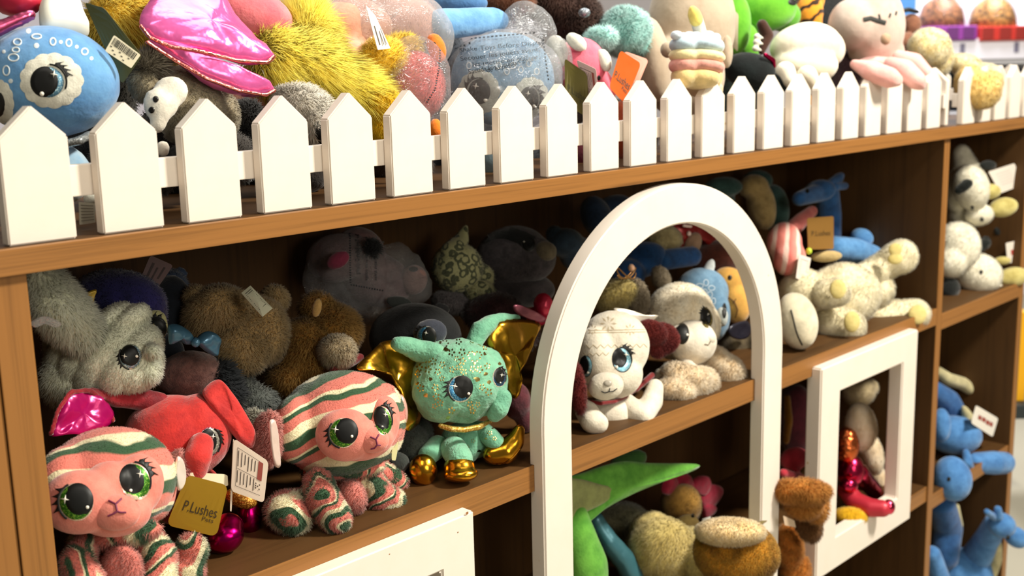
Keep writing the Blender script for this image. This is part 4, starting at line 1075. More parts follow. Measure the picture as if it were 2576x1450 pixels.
t.blob('ear', [E(1602, 745, .17, 28, 46, 10, 18)], ER, .0038, 3, wr=.002, fur=(4500, .009, .0009, (0, .6), .8), label='scruffy taupe ear')
t.blob('ear', [E(1662, 697, .19, 20, 30, 25, 15)], ER, .0038, 3, wr=.002, fur=(2800, .009, .0009, (0, .6), .8), label='scruffy taupe ear')
t.blob('body', [E(1745, 935, .13, 68, 55, 0, 55)], CR, .005, 3)
t.blob('bib', [T((1728, 915, .075, 20), (1742, 940, .07, 22))], plush((236, 226, 208), None, 26, .4), .0035, 3)
PW = plush((216, 188, 146), (240, 224, 196), 60, .9, .95, .3)
t.blob('arm', [T((1700, 950, .07, 38), (1745, 965, .045, 44), (1770, 962, .04, 36)), E(1700, 985, .05, 50, 30, -8, 34)], PW, .004, 3, wr=.002, fur=(11000, .009, .0009, (.1, .4), 1.0), label='tan shaggy paw')
t.blob('leg', [T((1795, 915, .08, 42), (1825, 940, .055, 44), (1838, 950, .05, 34))], PW, .004, 3, wr=.002, fur=(9000, .009, .0009, (.2, .4), 1.0), label='tan shaggy paw')
t.blob('tail', [E(1670, 965, .09, 26, 40, 0, 26)], CR, .005, 3, fur=(1800, .006, .0009, (0, .3), .7))
t.done()
t = Toy('unicorn_plush', 'pale blue unicorn plush with swirl print and white ear, wedged behind the husky')
BLP = plush((116, 152, 180), (92, 128, 158), 40, .5)
t.blob('head', [E(1765, 735, .20, 68, 62, 0, 60), E(1795, 790, .17, 42, 70, 0, 55)], BLP, .0042, 4, wr=.0006)
sw = [ring(u, v, a, b_, 2) for (u, v, a, b_) in ((1760, 720, 9, 6), (1776, 712, 6, 8), (1790, 725, 8, 6), (1772, 735, 7, 7), (1786, 742, 6, 8), (1758, 738, 5, 6), (1795, 758, 5, 8), (1780, 760, 5, 7))]
t.stroke('swirl_print', sw, 2, solid((190, 206, 220), .8, name='pale_print'), .0005, sub=t.objs[0])
t.blob('ear', [E(1783, 678, .19, 14, 28, -22, 9)], plush((214, 220, 222), None, 40, .4), .003, 3)
t.blob('face', [E(1816, 798, .125, 16, 26, 0, 18)], plush((204, 212, 210), None, 40, .4), .0033, 3)
t.patch('eye', [[(1822+6*math.cos(k), 782+20*math.sin(k)) for k in np.linspace(0, 5.8, 12)]], BLACK, .001)
t.done()
t = Toy('monkey_plush', 'brown plush monkey with a smooth tan face, seen through the right of the arch')
t.blob('head', [E(1800, 655, .25, 60, 52, 0, 50), E(1855, 700, .24, 40, 70, 0, 45)], plush((84, 38, 24), (60, 26, 16), 50, .6), .005, 4)
t.blob('face', [E(1832, 705, .185, 40, 34, -10, 30), E(1852, 765, .165, 36, 52, 8, 36)], plush((212, 160, 76), None, 30, .3), .004, 5)
t.patch('eye', [[(1836+5.5*math.cos(k), 699+6.5*math.sin(k)) for k in np.linspace(0, 5.8, 12)], [(1810+5*math.cos(k), 709+6.5*math.sin(k)) for k in np.linspace(0, 5.8, 12)]], solid((18, 14, 12), .2, name='bead'), .0012)
t.stroke('mouth_stitching', [[(1832, 748), (1848, 760), (1856, 780), (1850, 800)], [(1852, 752), (1844, 764)]], 2.4, solid((96, 60, 30), .7, name='thread'), .001)
t.blob('body', [E(1850, 880, .18, 50, 60, 0, 50)], plush((94, 82, 60), (70, 60, 44), 50, .6), .006, 3)
t.sheet('scarf', [(1838, 820), (1880, 808), (1890, 840), (1862, 855), (1835, 845)], [.13]*5, satin((36, 36, 50)), .006, 'dark satin scarf', wr=.003)
t.done()
t = Toy('duck_plush', 'pale yellow furry plush behind the puppy, with a curled gold gift wire on top')
t.blob('body', [E(1548, 742, .20, 62, 38, 18, 42)], plush((196, 176, 104), (150, 130, 70), 40, .8), .005, 3, fur=(4500, .008, .001, (0, .3), .8))
t.blob('gift_wire', [T(*[(1575+22*math.cos(k)*1.1, 688+14*math.sin(k*1.7)-.0*k, .17, 2.2) for k in np.linspace(0, 9, 26)])], solid((150, 110, 60), .3, .6, name='wire'), .0014, 0)
t.blob('bead', [E(1588, 674, .17, 9, 10)], plush((214, 166, 132), None, 50, .3), .0025, 2)
t.done()
t = Toy('dinosaur_plush', 'deep blue plush lying at the back, seen through the arch above the husky')
DBL = plush((34, 82, 140), (24, 58, 104), 40, .5)
t.blob('body', [E(1610, 655, .28, 70, 46, 15, 50), E(1580, 690, .27, 45, 40, 0, 40)], DBL, .005, 4)
t.blob('leg', [T((1660, 655, .25, 28), (1740, 645, .23, 26))], DBL, .005, 4, label='stubby blue leg')
t.done()
t = Toy('sheep_plush', 'cream plush head tucked under the arch top, above the deep blue plush')
t.blob('head', [E(1670, 600, .27, 48, 36, -10, 36), E(1650, 635, .26, 28, 22, 0, 22)], plush((176, 162, 118), (140, 126, 88), 50, .6), .005, 3, fur=(2500, .005, .0009, (0, .3), .7))
t.blob('ear', [E(1742, 615, .24, 22, 34, -25, 16)], plush((150, 120, 96), None, 50, .5), .004, 3)
t.done()
t = Toy('gift_pouch', 'crumpled dark red satin pouch at the back under the arch top', 'pouch')
t.sheet('pouch', [(1690, 560), (1730, 556), (1790, 592), (1806, 616), (1770, 618), (1738, 590), (1700, 640), (1688, 600)], [.27]*8, satin((134, 22, 20)), .03, wr=.006, puff=.01)
t.blob('drawstring', [T((1720, 568, .24, 4), (1738, 570, .24, 4)), E(1733, 588, .24, 6, 7)], solid((224, 200, 190), .5, name='cord'), .002, 1)
t.done()
t = Toy('elephant_plush', 'navy blue plush in shadow outside the left shoulder of the arch')
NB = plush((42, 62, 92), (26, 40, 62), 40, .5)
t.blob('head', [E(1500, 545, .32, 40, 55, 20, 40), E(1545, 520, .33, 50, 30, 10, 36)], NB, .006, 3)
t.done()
t = Toy('dolphin_plush', 'slate blue plush in shadow between the badger and the arch')
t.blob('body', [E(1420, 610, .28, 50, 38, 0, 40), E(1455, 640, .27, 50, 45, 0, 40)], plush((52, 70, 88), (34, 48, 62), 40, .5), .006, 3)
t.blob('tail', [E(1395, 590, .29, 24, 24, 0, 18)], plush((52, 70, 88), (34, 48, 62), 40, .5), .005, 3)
t.done()

# ---------------------------------------------------------------- right of the arch
t = Toy('walrus_plush', 'beige plush slumped over a teal one, just right of the arch top')
t.blob('body', [E(1915, 515, .27, 36, 66, 12, 42), E(1895, 470, .28, 40, 32, 0, 34)], plush((166, 142, 92), (126, 106, 66), 40, .6), .005, 4)
t.done()
t = Toy('turtle_plush', 'teal plush behind the beige one, under the top board')
t.blob('body', [E(1948, 525, .31, 38, 62, 5, 40)], plush((58, 88, 84), (38, 62, 60), 40, .6), .006, 3)
t.blob('head', [E(1905, 455, .34, 40, 28, 0, 28)], plush((58, 88, 84), (38, 62, 60), 40, .6), .006, 3)
t.done()
t = Toy('turtle_plush', 'teal plush behind the arch top, close under the top board')
t.blob('body', [E(1820, 470, .31, 50, 26, 0, 30), E(1810, 500, .33, 40, 40, 0, 30)], plush((58, 88, 84), (38, 62, 60), 40, .6), .006, 3)
t.done()
t = Toy('giraffe_plush', 'blue giraffe plush looking left under the top board, its head raised above the others')
BL2 = plush((44, 92, 148), (30, 68, 114), 40, .5)
t.blob('head', [E(2062, 480, .22, 42, 28, 8, 28), T((2060, 484, .22, 25), (2010, 500, .218, 19))], BL2, .004, 4)
t.patch('eye', [[(2031+5*math.cos(k), 481+6*math.sin(k)) for k in np.linspace(0, 5.8, 10)]], BLACK, .0012)
t.blob('neck', [T((2082, 490, .23, 30), (2085, 540, .24, 32), (2080, 600, .25, 36))], BL2, .005, 4)
t.blob('ear', [T((2085, 465, .22, 12), (2108, 450, .22, 14), (2116, 442, .22, 9))], BL2, .0035, 3)
t.blob('ear', [T((2100, 470, .21, 11), (2125, 468, .21, 10))], BL2, .0035, 3)
t.done()
t = Toy('caterpillar_plush', 'pink stripy plush with a square gold swing tag, right of the arch')
t.blob('body', [E(1972, 610, .17, 44, 52, 0, 45), E(1985, 650, .15, 42, 48, 0, 42)], stripes(camdir(1, .15), 40, .2, .5, 20, [(0, (226, 122, 112)), (.45, (240, 150, 138)), (.55, (250, 214, 200)), (.8, (250, 214, 200)), (.9, (222, 110, 104)), (1, (226, 122, 112))]), .004, 3, wr=.0016, ws=60)
t.blob('arm', [T((1990, 580, .17, 22), (2015, 555, .17, 20), (2042, 532, .17, 15))], plush((206, 116, 108), (180, 92, 88), 40, .5), .004, 3)
c = t.card('swing_tag', [(2030, 549), (2097, 544), (2097, 627), (2033, 628)], solid((168, 124, 62), .3, .5, name='gold_card'), .125, rnd=.06, label='square gold swing tag')
t.card_text('P.Lushes', .14, .42, .86, .58, LETTER, c, 'brand_lettering')
c = t.card('care_label', [(2010, 640), (2040, 650), (2028, 712), (2002, 700)], solid((226, 216, 206), .7, name='woven_label'), .11, rnd=.04, bend=.002)
t.card_rects([(.15, .15+.1*i, .8, .18+.1*i) for i in range(7)], solid((160, 150, 150), .7, name='ink'), c)
t.blob('tag_clip', [E(2035, 632, .115, 8, 9)], solid((196, 220, 60), .4, name='lime_plastic'), .0022, 1)
t.done()
t = Toy('dinosaur_plush', 'light blue dinosaur plush lying on its back behind the cream bear')
LB = plush((94, 148, 200), (70, 120, 172), 40, .5)
t.blob('body', [T((2100, 625, .20, 32), (2150, 632, .18, 34), (2205, 655, .17, 34))], LB, .005, 4)
t.blob('leg', [E(2168, 598, .19, 30, 24, -20, 24), E(2205, 620, .18, 34, 26, -30, 26)], LB, .0045, 4)
t.blob('leg', [T((2250, 720, .12, 16), (2310, 722, .07, 18), (2350, 758, .03, 17))], LB, .004, 4, label='blue leg sticking out beside the divider')
t.blob('shoe', [E(2283, 700, .115, 32, 17, 10, 18)], solid((22, 26, 26), .5, name='black_cloth'), .004, 3, label='black shoe')
t.done()
t = Toy('bear_plush', 'cream white fluffy bear lying on its back with paws in the air, by the divider')
CB = plush((248, 238, 206), (224, 212, 174), 30, .7, .95, .35, .006)
PAD = plush((214, 198, 130), (196, 178, 110), 50, .3)
t.blob('body', [E(2115, 745, .10, 98, 82, 10, 75), E(2190, 730, .10, 58, 52, 10, 48)], CB, .005, 3, wr=.002, ws=34, fur=(15000, .008, .001, (.2, .3), .8))
t.blob('arm', [T((2170, 700, .10, 34), (2220, 672, .085, 35), (2252, 650, .06, 38)), E(2268, 645, .05, 40, 42, 10, 32)], CB, .0045, 3, wr=.0015, ws=34, fur=(8000, .007, .001, (.2, 0), .8))
t.blob('paw_pad', [E(2252, 628, .028, 18, 17, 0, 8), E(2252, 652, .026, 20, 15, 0, 8)], PAD, .0028, 3)
t.blob('leg', [T((2200, 800, .09, 40), (2250, 795, .06, 40), (2300, 790, .03, 38))], CB, .0045, 3, wr=.0015, ws=34, fur=(8000, .007, .001, (.1, .2), .8))
t.blob('paw_pad', [E(2308, 792, .0, 24, 26, 0, 10)], PAD, .003, 3)
t.blob('leg', [T((2090, 810, .08, 44), (2130, 822, .05, 46))], CB, .0045, 3, wr=.0015, ws=34, fur=(7000, .007, .001, (0, .3), .8))
t.blob('paw_pad', [E(2143, 810, .012, 22, 28, 0, 10)], PAD, .003, 3)
t.blob('arm', [T((2070, 740, .07, 36), (2102, 735, .05, 36))], CB, .0045, 3, wr=.0015, ws=34, fur=(4000, .007, .001, (0, .3), .8))
t.blob('paw_pad', [E(2108, 728, .02, 22, 26, 0, 10)], PAD, .003, 3)
t.blob('head', [E(2020, 735, .12, 60, 58, 0, 55)], CB, .0045, 3, wr=.0015, fur=(5000, .007, .001, (-.2, .3), .8))
t.blob('muzzle', [E(2005, 808, .055, 52, 74, 12, 48)], plush((226, 216, 188), None, 30, .3), .0042, 5)
t.stroke('mouth_stitching', [[(1990, 780), (1995, 800), (2002, 830), (2008, 848), (2018, 868)]], 4, BLACK, .0013)
t.blob('ear', [E(2078, 645, .13, 42, 15, 3, 16)], plush((196, 172, 118), None, 50, .4), .004, 3)
t.done()

# ---------------------------------------------------------------- right bay, middle level: two cows
COW = plush((246, 240, 220), (222, 216, 194), 36, .6, .95, .3)
KB = plush((24, 28, 26), (14, 16, 16), 50, .6)
HORN = plush((196, 184, 116), (170, 156, 90), 50, .4)
def cow(label, head, body, spots_, ears, horns, eyes, tags):
    t = Toy('cow_plush', label, 'plush toy', 'white cow toys stacked in the right hand bay')
    t.blob('body', body, COW, .005, 3, wr=.0015, fur=(6000, .006, .001, (0, .3), .8))
    t.blob('head', head, COW, .0048, 3, wr=.001, fur=(5000, .005, .001, (0, .3), .7))
    t.blob('patch', spots_, KB, .0042, 3, fur=(1500, .005, .001, (0, .3), .7), label='black patch', proj=False)
    for e_ in ears: t.blob('ear', [e_], KB, .004, 3, proj=False, label='black ear')
    for h in horns: t.blob('horn', h, HORN, .004, 3, proj=False)
    for (u, v) in eyes: t.patch('eye', [[(u+5*math.cos(k), v+6*math.sin(k)) for k in np.linspace(0, 5.8, 10)]], BLACK, .0022)
    for q, red in tags:
        c = t.card('swing_tag', q, solid((226, 218, 208), .5, name='card_print'), .0, rnd=.05)
        if red: t.card_rects([(.18, .38, .30, .62), (.33, .34, .48, .60), (.5, .38, .66, .62), (.68, .36, .85, .6)], solid((170, 60, 56), .6, name='red_ink'), c, 'red_lettering')
        else: t.card_rects([(.2, .2+.12*i, .75, .22+.12*i) for i in range(5)], solid((190, 176, 172), .6, name='ink'), c)
    t.done()
cow('upper cow plush, white with black spots, plain white card tag sticking out', [E(2442, 470, .075, 44, 58, 15, 44), E(2462, 540, .06, 36, 28, 0, 30)],
    [T((2418, 385, .13, 22), (2432, 430, .11, 34), (2425, 540, .11, 40)), E(2410, 480, .12, 34, 60, 0, 40)], [E(2424, 470, .045, 26, 11, 32, 10), E(2430, 462, .045, 14, 10, 30, 9)],
    [E(2486, 416, .055, 22, 13, 0, 9)], [[E(2492, 482, .035, 26, 20, 0, 18)], [E(2524, 522, .02, 38, 25, 12, 20)]], [(2446, 523), (2470, 552)], [([(2486, 432, .045), (2552, 411, .03), (2573, 465, .03), (2516, 487, .04)], False)])
cow('lower white cow plush beneath the other, its tag printed in red', [E(2462, 690, .06, 58, 52, -15, 46), E(2495, 730, .045, 34, 24, -20, 24)],
    [E(2408, 620, .09, 55, 62, 0, 55), E(2390, 660, .09, 40, 40, 0, 40)], [E(2465, 620, .045, 30, 14, 30, 12), E(2480, 608, .045, 12, 14, 0, 10)],
    [E(2524, 580, .06, 24, 20, 0, 11), E(2572, 566, .05, 22, 16, 0, 10)], [[E(2522, 656, .03, 22, 11, 0, 12)], [E(2548, 697, .015, 42, 25, 8, 22)]], [(2468, 685), (2503, 733)], [([(2530, 612, .03), (2590, 598, .01), (2594, 660, .01), (2534, 662, .03)], True)])
t = Toy('cushion_toy', 'small black plush lump low behind the divider, under the cows')
t.blob('body', [E(2385, 725, .09, 30, 30, 0, 28)], KB, .005, 3)
t.done()

# ---------------------------------------------------------------- right bay, lower level: blue dinosaurs
DB1 = plush((84, 138, 196), (60, 108, 164), 34, .5)
BEL = plush((206, 196, 150), None, 40, .4)
t = Toy('dinosaur_plush', 'blue dinosaur plush with cream horns hanging head down over the lower right board')
t.blob('body', [E(2400, 1095, .08, 70, 50, -5, 52), E(2368, 1070, .06, 24, 44, 0, 24)], DB1, .005, 4)
t.blob('neck', [T((2352, 985, .14, 26), (2385, 1010, .12, 30), (2410, 1055, .10, 30))], plush((58, 104, 160), (40, 80, 132), 34, .5), .005, 4)
t.blob('horn', [T((2358, 935, .16, 14), (2385, 955, .15, 17), (2420, 965, .14, 17), (2450, 985, .12, 16))], BEL, .004, 3, label='cream horn')
t.blob('belly', [E(2440, 1060, .055, 14, 44, 25, 16)], BEL, .004, 3)
t.blob('head', [E(2396, 1205, .0, 48, 58, 10, 44)], DB1, .0045, 4)
t.patch('eye', [[(2387+5*math.cos(k), 1206+6*math.sin(k)) for k in np.linspace(0, 5.8, 10)]], BLACK, .0012)
t.blob('ear', [T((2430, 1140, .03, 10), (2434, 1165, .02, 14), (2440, 1185, .02, 12))], DB1, .004, 3)
t.blob('leg', [T((2450, 1165, .03, 26), (2500, 1165, .0, 30), (2525, 1165, -.01, 28))], DB1, .0045, 4)
c = t.card('swing_tag', [(2455, 1020), (2511, 1053), (2497, 1100), (2443, 1065)], solid((232, 226, 216), .5, name='card_print'), .02, rnd=.08)
t.card_rects([(.2, .38, .34, .6), (.37, .36, .52, .58), (.55, .38, .7, .6), (.72, .36, .85, .58)], solid((150, 60, 50), .6, name='red_ink'), c, 'red_lettering')
t.done()
t = Toy('dinosaur_plush', 'blue long-necked dinosaur plush facing right at the bottom right corner')
t.blob('body', [E(2420, 1440, .08, 85, 62, 0, 58)], DB1, .005, 4)
t.blob('neck', [T((2455, 1405, .05, 38), (2485, 1355, .01, 32), (2503, 1318, -.02, 28))], DB1, .005, 4)
t.blob('head', [E(2520, 1322, -.04, 36, 32, -20, 28), E(2556, 1352, -.06, 34, 26, -35, 24)], DB1, .0045, 4)
t.patch('eye', [[(2536+5*math.cos(k), 1353+6*math.sin(k)) for k in np.linspace(0, 5.8, 10)]], BLACK, .0012)
t.blob('ear', [T((2504, 1304, -.03, 10), (2482, 1288, -.03, 8))], DB1, .0035, 3)
t.blob('ear', [T((2512, 1300, -.04, 12), (2510, 1282, -.04, 10))], DB1, .0035, 3)
t.blob('belly', [T((2509, 1370, -.015, 12), (2507, 1410, .0, 14), (2492, 1450, .01, 14))], BEL, .004, 3)
t.done()
t = Toy('dinosaur_plush', 'dark blue dinosaur neck with cream belly, rising behind the bottom right dinosaur')
t.blob('neck', [T((2370, 1270, .10, 34), (2385, 1330, .10, 36), (2375, 1400, .10, 36))], plush((48, 94, 150), (32, 68, 118), 34, .5), .005, 4)
t.blob('belly', [T((2405, 1275, .075, 9), (2412, 1320, .075, 11), (2400, 1370, .08, 10))], BEL, .004, 3)
t.blob('leg', [T((2345, 1395, .03, 22), (2362, 1450, .02, 26))], DB1, .0045, 3)
t.done()

# ---------------------------------------------------------------- lower bay, seen through the arch
GRNP = plush((104, 170, 62), (76, 140, 44), 30, .4)
t = Toy('crocodile_plush', 'bright green long-leafed plush filling the lower left of the arch opening')
t.sheet('flap', [(1400, 1225), (1475, 1188), (1560, 1162), (1640, 1166), (1749, 1168), (1750, 1182), (1680, 1208), (1600, 1240), (1530, 1275), (1450, 1330), (1400, 1370)], [.16, .15, .14, .12, .09, .09, .10, .12, .13, .14, .15], GRNP, .014, 'pointed green flap', wr=.002, puff=.006)
t.sheet('flap_lining', [(1400, 1220), (1450, 1205), (1520, 1222), (1578, 1234), (1530, 1262), (1450, 1300), (1400, 1330)], [.125]*7, plush((150, 156, 96), None, 40, .4), .006, 'pale olive flap lining')
t.blob('body', [T((1440, 1300, .14, 40), (1450, 1350, .13, 50), (1470, 1420, .12, 60), (1470, 1480, .12, 62))], GRNP, .005, 4, wr=.001)
t.blob('flap_back', [E(1580, 1162, .20, 52, 28, 20, 20)], plush((52, 90, 40), None, 40, .4), .005, 3, label='dark green back flap')
t.done()
t = Toy('mermaid_plush', 'teal satin tailed plush squeezed between the green plush and the cream dog')
t.blob('tail', [T((1500, 1310, .19, 22), (1530, 1360, .17, 26), (1570, 1410, .15, 28), (1590, 1450, .14, 28))], satin((62, 112, 124), .35), .004, 3, wr=.002)
t.done()
t = Toy('bear_plush', 'grey furry plush in the shade behind the cream dog under the arch')
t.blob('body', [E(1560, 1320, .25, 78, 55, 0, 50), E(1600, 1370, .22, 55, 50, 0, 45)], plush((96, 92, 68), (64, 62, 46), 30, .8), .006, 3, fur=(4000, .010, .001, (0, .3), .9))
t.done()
t = Toy('lion_plush', 'golden brown bear plush wearing a magenta petal mane, under the arch')
t.blob('head', [E(1713, 1270, .20, 52, 54, 0, 48)], plush((158, 118, 50), (122, 88, 34), 40, .6), .0045, 4, fur=(4000, .004, .0008, (0, .2), .6))
hbv = t.last
t.blob('muzzle', [E(1728, 1318, .145, 32, 24, 8, 22)], plush((206, 178, 112), None, 40, .4), .004, 3)
t.patch('nose', [[(1723+9*math.cos(k), 1327+5*math.sin(k)) for k in np.linspace(0, 5.8, 10)]], BLACK, .0014)
t.last = hbv
t.patch('eye', [[(1743+5*math.cos(k), 1298+6*math.sin(k)) for k in np.linspace(0, 5.8, 10)]], BLACK, .0014)
MGP = plush((160, 28, 58), (128, 18, 44), 40, .4)
for q in ([(1700, 1225), (1708, 1196), (1728, 1192), (1742, 1212), (1740, 1235)], [(1735, 1225), (1752, 1200), (1780, 1200), (1785, 1225), (1765, 1250)], [(1758, 1248), (1775, 1222), (1808, 1222), (1818, 1240), (1790, 1278), (1765, 1275)], [(1765, 1265), (1790, 1265), (1800, 1282), (1775, 1305), (1768, 1290)], [(1665, 1240), (1672, 1205), (1695, 1196), (1705, 1222), (1690, 1245)]):
    t.sheet('petal', q, [.21]*len(q), MGP, .010, puff=.004)
t.blob('tuft', [T((1712, 1205, .22, 9), (1714, 1180, .22, 8))], plush((150, 144, 110), None, 40, .5), .004, 2, fur=(400, .008, .0009, (0, -.4), .8))
c = t.card('label', [(1767, 1306), (1788, 1300), (1784, 1325), (1766, 1330)], solid((214, 214, 206), .6, name='woven_label'), .13, rnd=.05)
t.card_rects([(.3, .3, .75, .75)], solid((50, 80, 120), .6, name='ink'), c)
t.done()
t = Toy('dog_plush', 'cream and golden brown fluffy dog plush at the bottom of the arch opening')
CD = plush((216, 196, 126), (180, 158, 90), 20, .6, .95, .3)
t.blob('body', [E(1665, 1385, .12, 85, 82, -10, 75), E(1740, 1410, .09, 90, 80, 0, 75), E(1780, 1420, .03, 60, 60, 0, 50), E(1640, 1330, .15, 50, 40, 0, 40)], CD, .005, 4, wr=.003, ws=24, fur=(14000, .008, .001, (0, .5), .5))
t.blob('head', [E(1852, 1392, -.060, 108, 85, -8, 70)], plush((190, 128, 28), (120, 76, 16), 22, .6, .95, .3), .005, 4, wr=.001, fur=(14000, .006, .001, (.1, .3), .6))
t.blob('forehead_patch', [E(1838, 1338, -.066, 90, 32, 0, 58)], plush((242, 218, 170), (222, 190, 130), 30, .6), .0045, 3, wr=.001, fur=(7000, .007, .001, (0, .2), .7))
t.blob('ear_tip', [T((1900, 1330, -.075, 10), (1915, 1316, -.08, 6), (1930, 1311, -.082, 2))], plush((120, 104, 60), None, 30, .5), .0022, 1)
t.done()

# ---------------------------------------------------------------- lower bay, around and inside the right window frame
t = Toy('fox_plush', 'orange furry fox plush between the arch and the right window frame')
OR = plush((206, 124, 40), (160, 86, 24), 26, .8, .95, .3)
t.blob('head', [E(2030, 1235, -.065, 62, 30, -5, 32), E(1990, 1235, -.04, 40, 30, 0, 30), E(2050, 1270, -.06, 30, 42, 10, 26), E(2020, 1262, -.052, 46, 40, 0, 28)], OR, .0045, 3, wr=.002, fur=(10000, .012, .0012, (.2, .4), 1.0))
t.blob('chin', [E(2032, 1315, -.04, 32, 52, 20, 26)], plush((112, 66, 26), (80, 44, 16), 26, .8), .0045, 3, fur=(3500, .008, .001, (0, .5), .9))
t.blob('body', [E(1985, 1375, .01, 34, 62, 5, 32), E(2000, 1440, .0, 40, 50, 0, 32)], OR, .0045, 3, wr=.003, ws=40, fur=(7000, .008, .001, (0, .3), 1.0))
c = t.card('care_label', [(1970, 1298), (1998, 1310), (2002, 1328), (1974, 1322)], solid((200, 176, 150), .6, name='woven_label'), -.045, rnd=.05)
t.done()
t = Toy('octopus_plush', 'deep crimson plush left of the window frame, a yellow stripe down its side')
t.blob('body', [E(2005, 1060, .16, 48, 95, 0, 48)], plush((84, 26, 38), (60, 18, 28), 30, .4), .006, 3)
t.blob('stripe', [T((1980, 1000, .12, 9), (1984, 1060, .11, 11), (1978, 1110, .12, 9))], plush((150, 104, 26), None, 30, .4), .004, 2, label='yellow stripe')
t.blob('arm', [E(1998, 1155, .07, 38, 30, 15, 26), T((1970, 1190, .05, 12), (2040, 1212, .05, 12))], plush((190, 50, 66), None, 30, .4), .005, 3, label='red arm')
t.done()
t = Toy('sheep_plush', 'cream woolly plush standing inside the window frame opening')
t.blob('body', [E(2165, 1075, .10, 40, 62, 5, 40), E(2190, 1140, .10, 30, 60, 15, 30), E(2208, 1200, .11, 20, 40, 15, 22)], plush((246, 230, 204), (232, 208, 170), 30, .5), .005, 4, wr=.002, fur=(6000, .005, .001, (0, .3), .7))
t.blob('head', [E(2160, 985, .14, 42, 38, 0, 36), E(2190, 975, .13, 20, 22, 0, 18)], plush((196, 178, 140), (160, 140, 106), 30, .6), .005, 3, fur=(2500, .005, .001, (0, .3), .7))
t.done()
t = Toy('leopard_plush', 'tan spotted plush deep inside the window frame opening, on the right')
t.blob('body', [E(2215, 1050, .17, 42, 56, 0, 40)], spots((176, 150, 92), (70, 58, 36), 55, .15, .3, False), .006, 3)
t.blob('leg', [E(2235, 1110, .16, 26, 26, 0, 24)], plush((70, 46, 54), None, 30, .5), .005, 2)
t.done()
t = Toy('unicorn_plush', 'pink and copper iridescent plush in the window frame opening, its shiny leg over the edge')
IR = foil((190, 40, 80), .22, .4, 30)
t.blob('head', [E(2130, 1120, .06, 32, 46, 0, 32)], foil((214, 110, 60), .25, .8, 60), .004, 3, wr=.0016, ws=80, label='copper pink shiny head')
t.blob('body', [E(2140, 1185, .06, 34, 44, 0, 34), T((2160, 1190, .06, 26), (2195, 1230, .06, 22), (2215, 1255, .06, 16))], IR, .004, 3, wr=.0012)
t.blob('arm', [E(2135, 1222, .03, 24, 20, 0, 18)], IR, .0035, 3)
t.blob('leg', [T((2130, 1235, .045, 24), (2150, 1262, .02, 25), (2190, 1278, -.02, 24), (2220, 1280, -.045, 22))], solid((192, 44, 62), .4, .25, .6, name='satin_cloth'), .004, 4, label='red satin leg')
t.blob('shoe', [E(2236, 1276, -.055, 16, 20, 0, 16)], foil((220, 70, 100), .15, .2, 30), .003, 3, label='shiny pink shoe tip')
t.done()
t = Toy('chick_plush', 'bright yellow plush edge showing at the bottom of the window frame opening')
t.blob('body', [E(2140, 1300, .008, 44, 24, -8, 24)], plush((232, 184, 24), (200, 150, 16), 30, .5), .0045, 3, fur=(1500, .004, .001, (0, .3), .7))
t.done()

# ================================================================ toys on the top board
t = Toy('unicorn_plush', 'sky blue unicorn plush with big scalloped eyes behind the first two pickets at left')
SKY = plush((104, 158, 206), (78, 130, 184), 20, .4, .9, .4)
t.blob('head', [E(120, 205, .155, 176, 140, 0, 145)], SKY, .004, 5, wr=.001, ws=20)
hb, hd = t.last, t.objs[0]
WPR = solid((214, 226, 232), .8, name='white_print')
def scal(cu, cv, a, b, n=13): return [(cu+a*(1+.07*abs(math.cos(n*x/2)))*math.cos(x), cv+b*(1+.07*abs(math.cos(n*x/2)))*math.sin(x)) for x in np.linspace(0, 2*PI, 79)[:-1]]
WH = plush((236, 234, 218), None, 60, .3)
t.patch('eye_surround', [scal(130, 203, 76, 66)], WH, .0016)
e = t.eye(123, 207, 44, 44, glitter((90, 140, 170), (190, 220, 225)), 0, (113, 206, 37, 39), (136, 188, 14), (107, 234, 8), (62, 24, 4, .5), base=glitter((150, 170, 170), (235, 235, 225)), step=.0013)
t.patch('eye_surround', [scal(0, 262, 34, 58)], WH, .0016)
t.patch('pupil', [[(-2+18*math.cos(k), 262+34*math.sin(k)) for k in np.linspace(0, 6, 16)]], BLACK, .003)
dots = [ring(u, v, a, b_, 2) for (u, v, a, b_) in ((92, 92, 12, 6), (133, 105, 7, 9), (173, 108, 7, 9), (213, 130, 8, 8), (34, 145, 13, 9), (16, 178, 8, 12), (40, 126, 9, 6), (44, 106, 10, 8))]
t.stroke('ring_print', dots, 4, WPR, .0006, sub=hd)
t.patch('dot_print', [[(u+r*math.cos(k), v+r*math.sin(k)) for k in np.linspace(0, 5.6, 9)] for (u, v, r) in ((153, 106, 5), (193, 118, 5), (72, 78, 7), (230, 147, 5), (27, 204, 6), (92, 115, 7), (10, 130, 5))], WPR, .0008, 1, sub=hd)
t.sheet('ear', [(103, 5), (140, -12), (190, 0), (206, 38), (222, 88), (160, 78), (107, 64)], [.20, .21, .2, .19, .18, .17, .17], solid((228, 226, 212), .45, name='white_leatherette'), .02, 'white leatherette ear', wr=.002, puff=.008)
HO = foil((206, 90, 130), .25, .3, 30)
t.blob('horn', [T(*[(x, 70-x*.42, .15, 19-x*.08) for x in range(-40, 84, 12)])]+[E(x, 70-x*.42, .15, 9, 21-x*.08, 25, 21) for x in range(-30, 80, 15)], HO, .0035, 2)
t.blob('collar', [T((120, 356, .15, 12), (165, 362, .11, 12), (200, 354, .10, 12), (225, 340, .12, 12))], glitter((150, 155, 155), (230, 232, 230)), .003, 2, label='silver glitter collar')
t.blob('body', [E(140, 440, .15, 90, 82, 0, 75)], plush((196, 208, 210), (130, 170, 200), 12, .4), .006, 4)
t.blob('foot', [E(228, 500, .075, 20, 22, 0, 20)], WH, .004, 3)
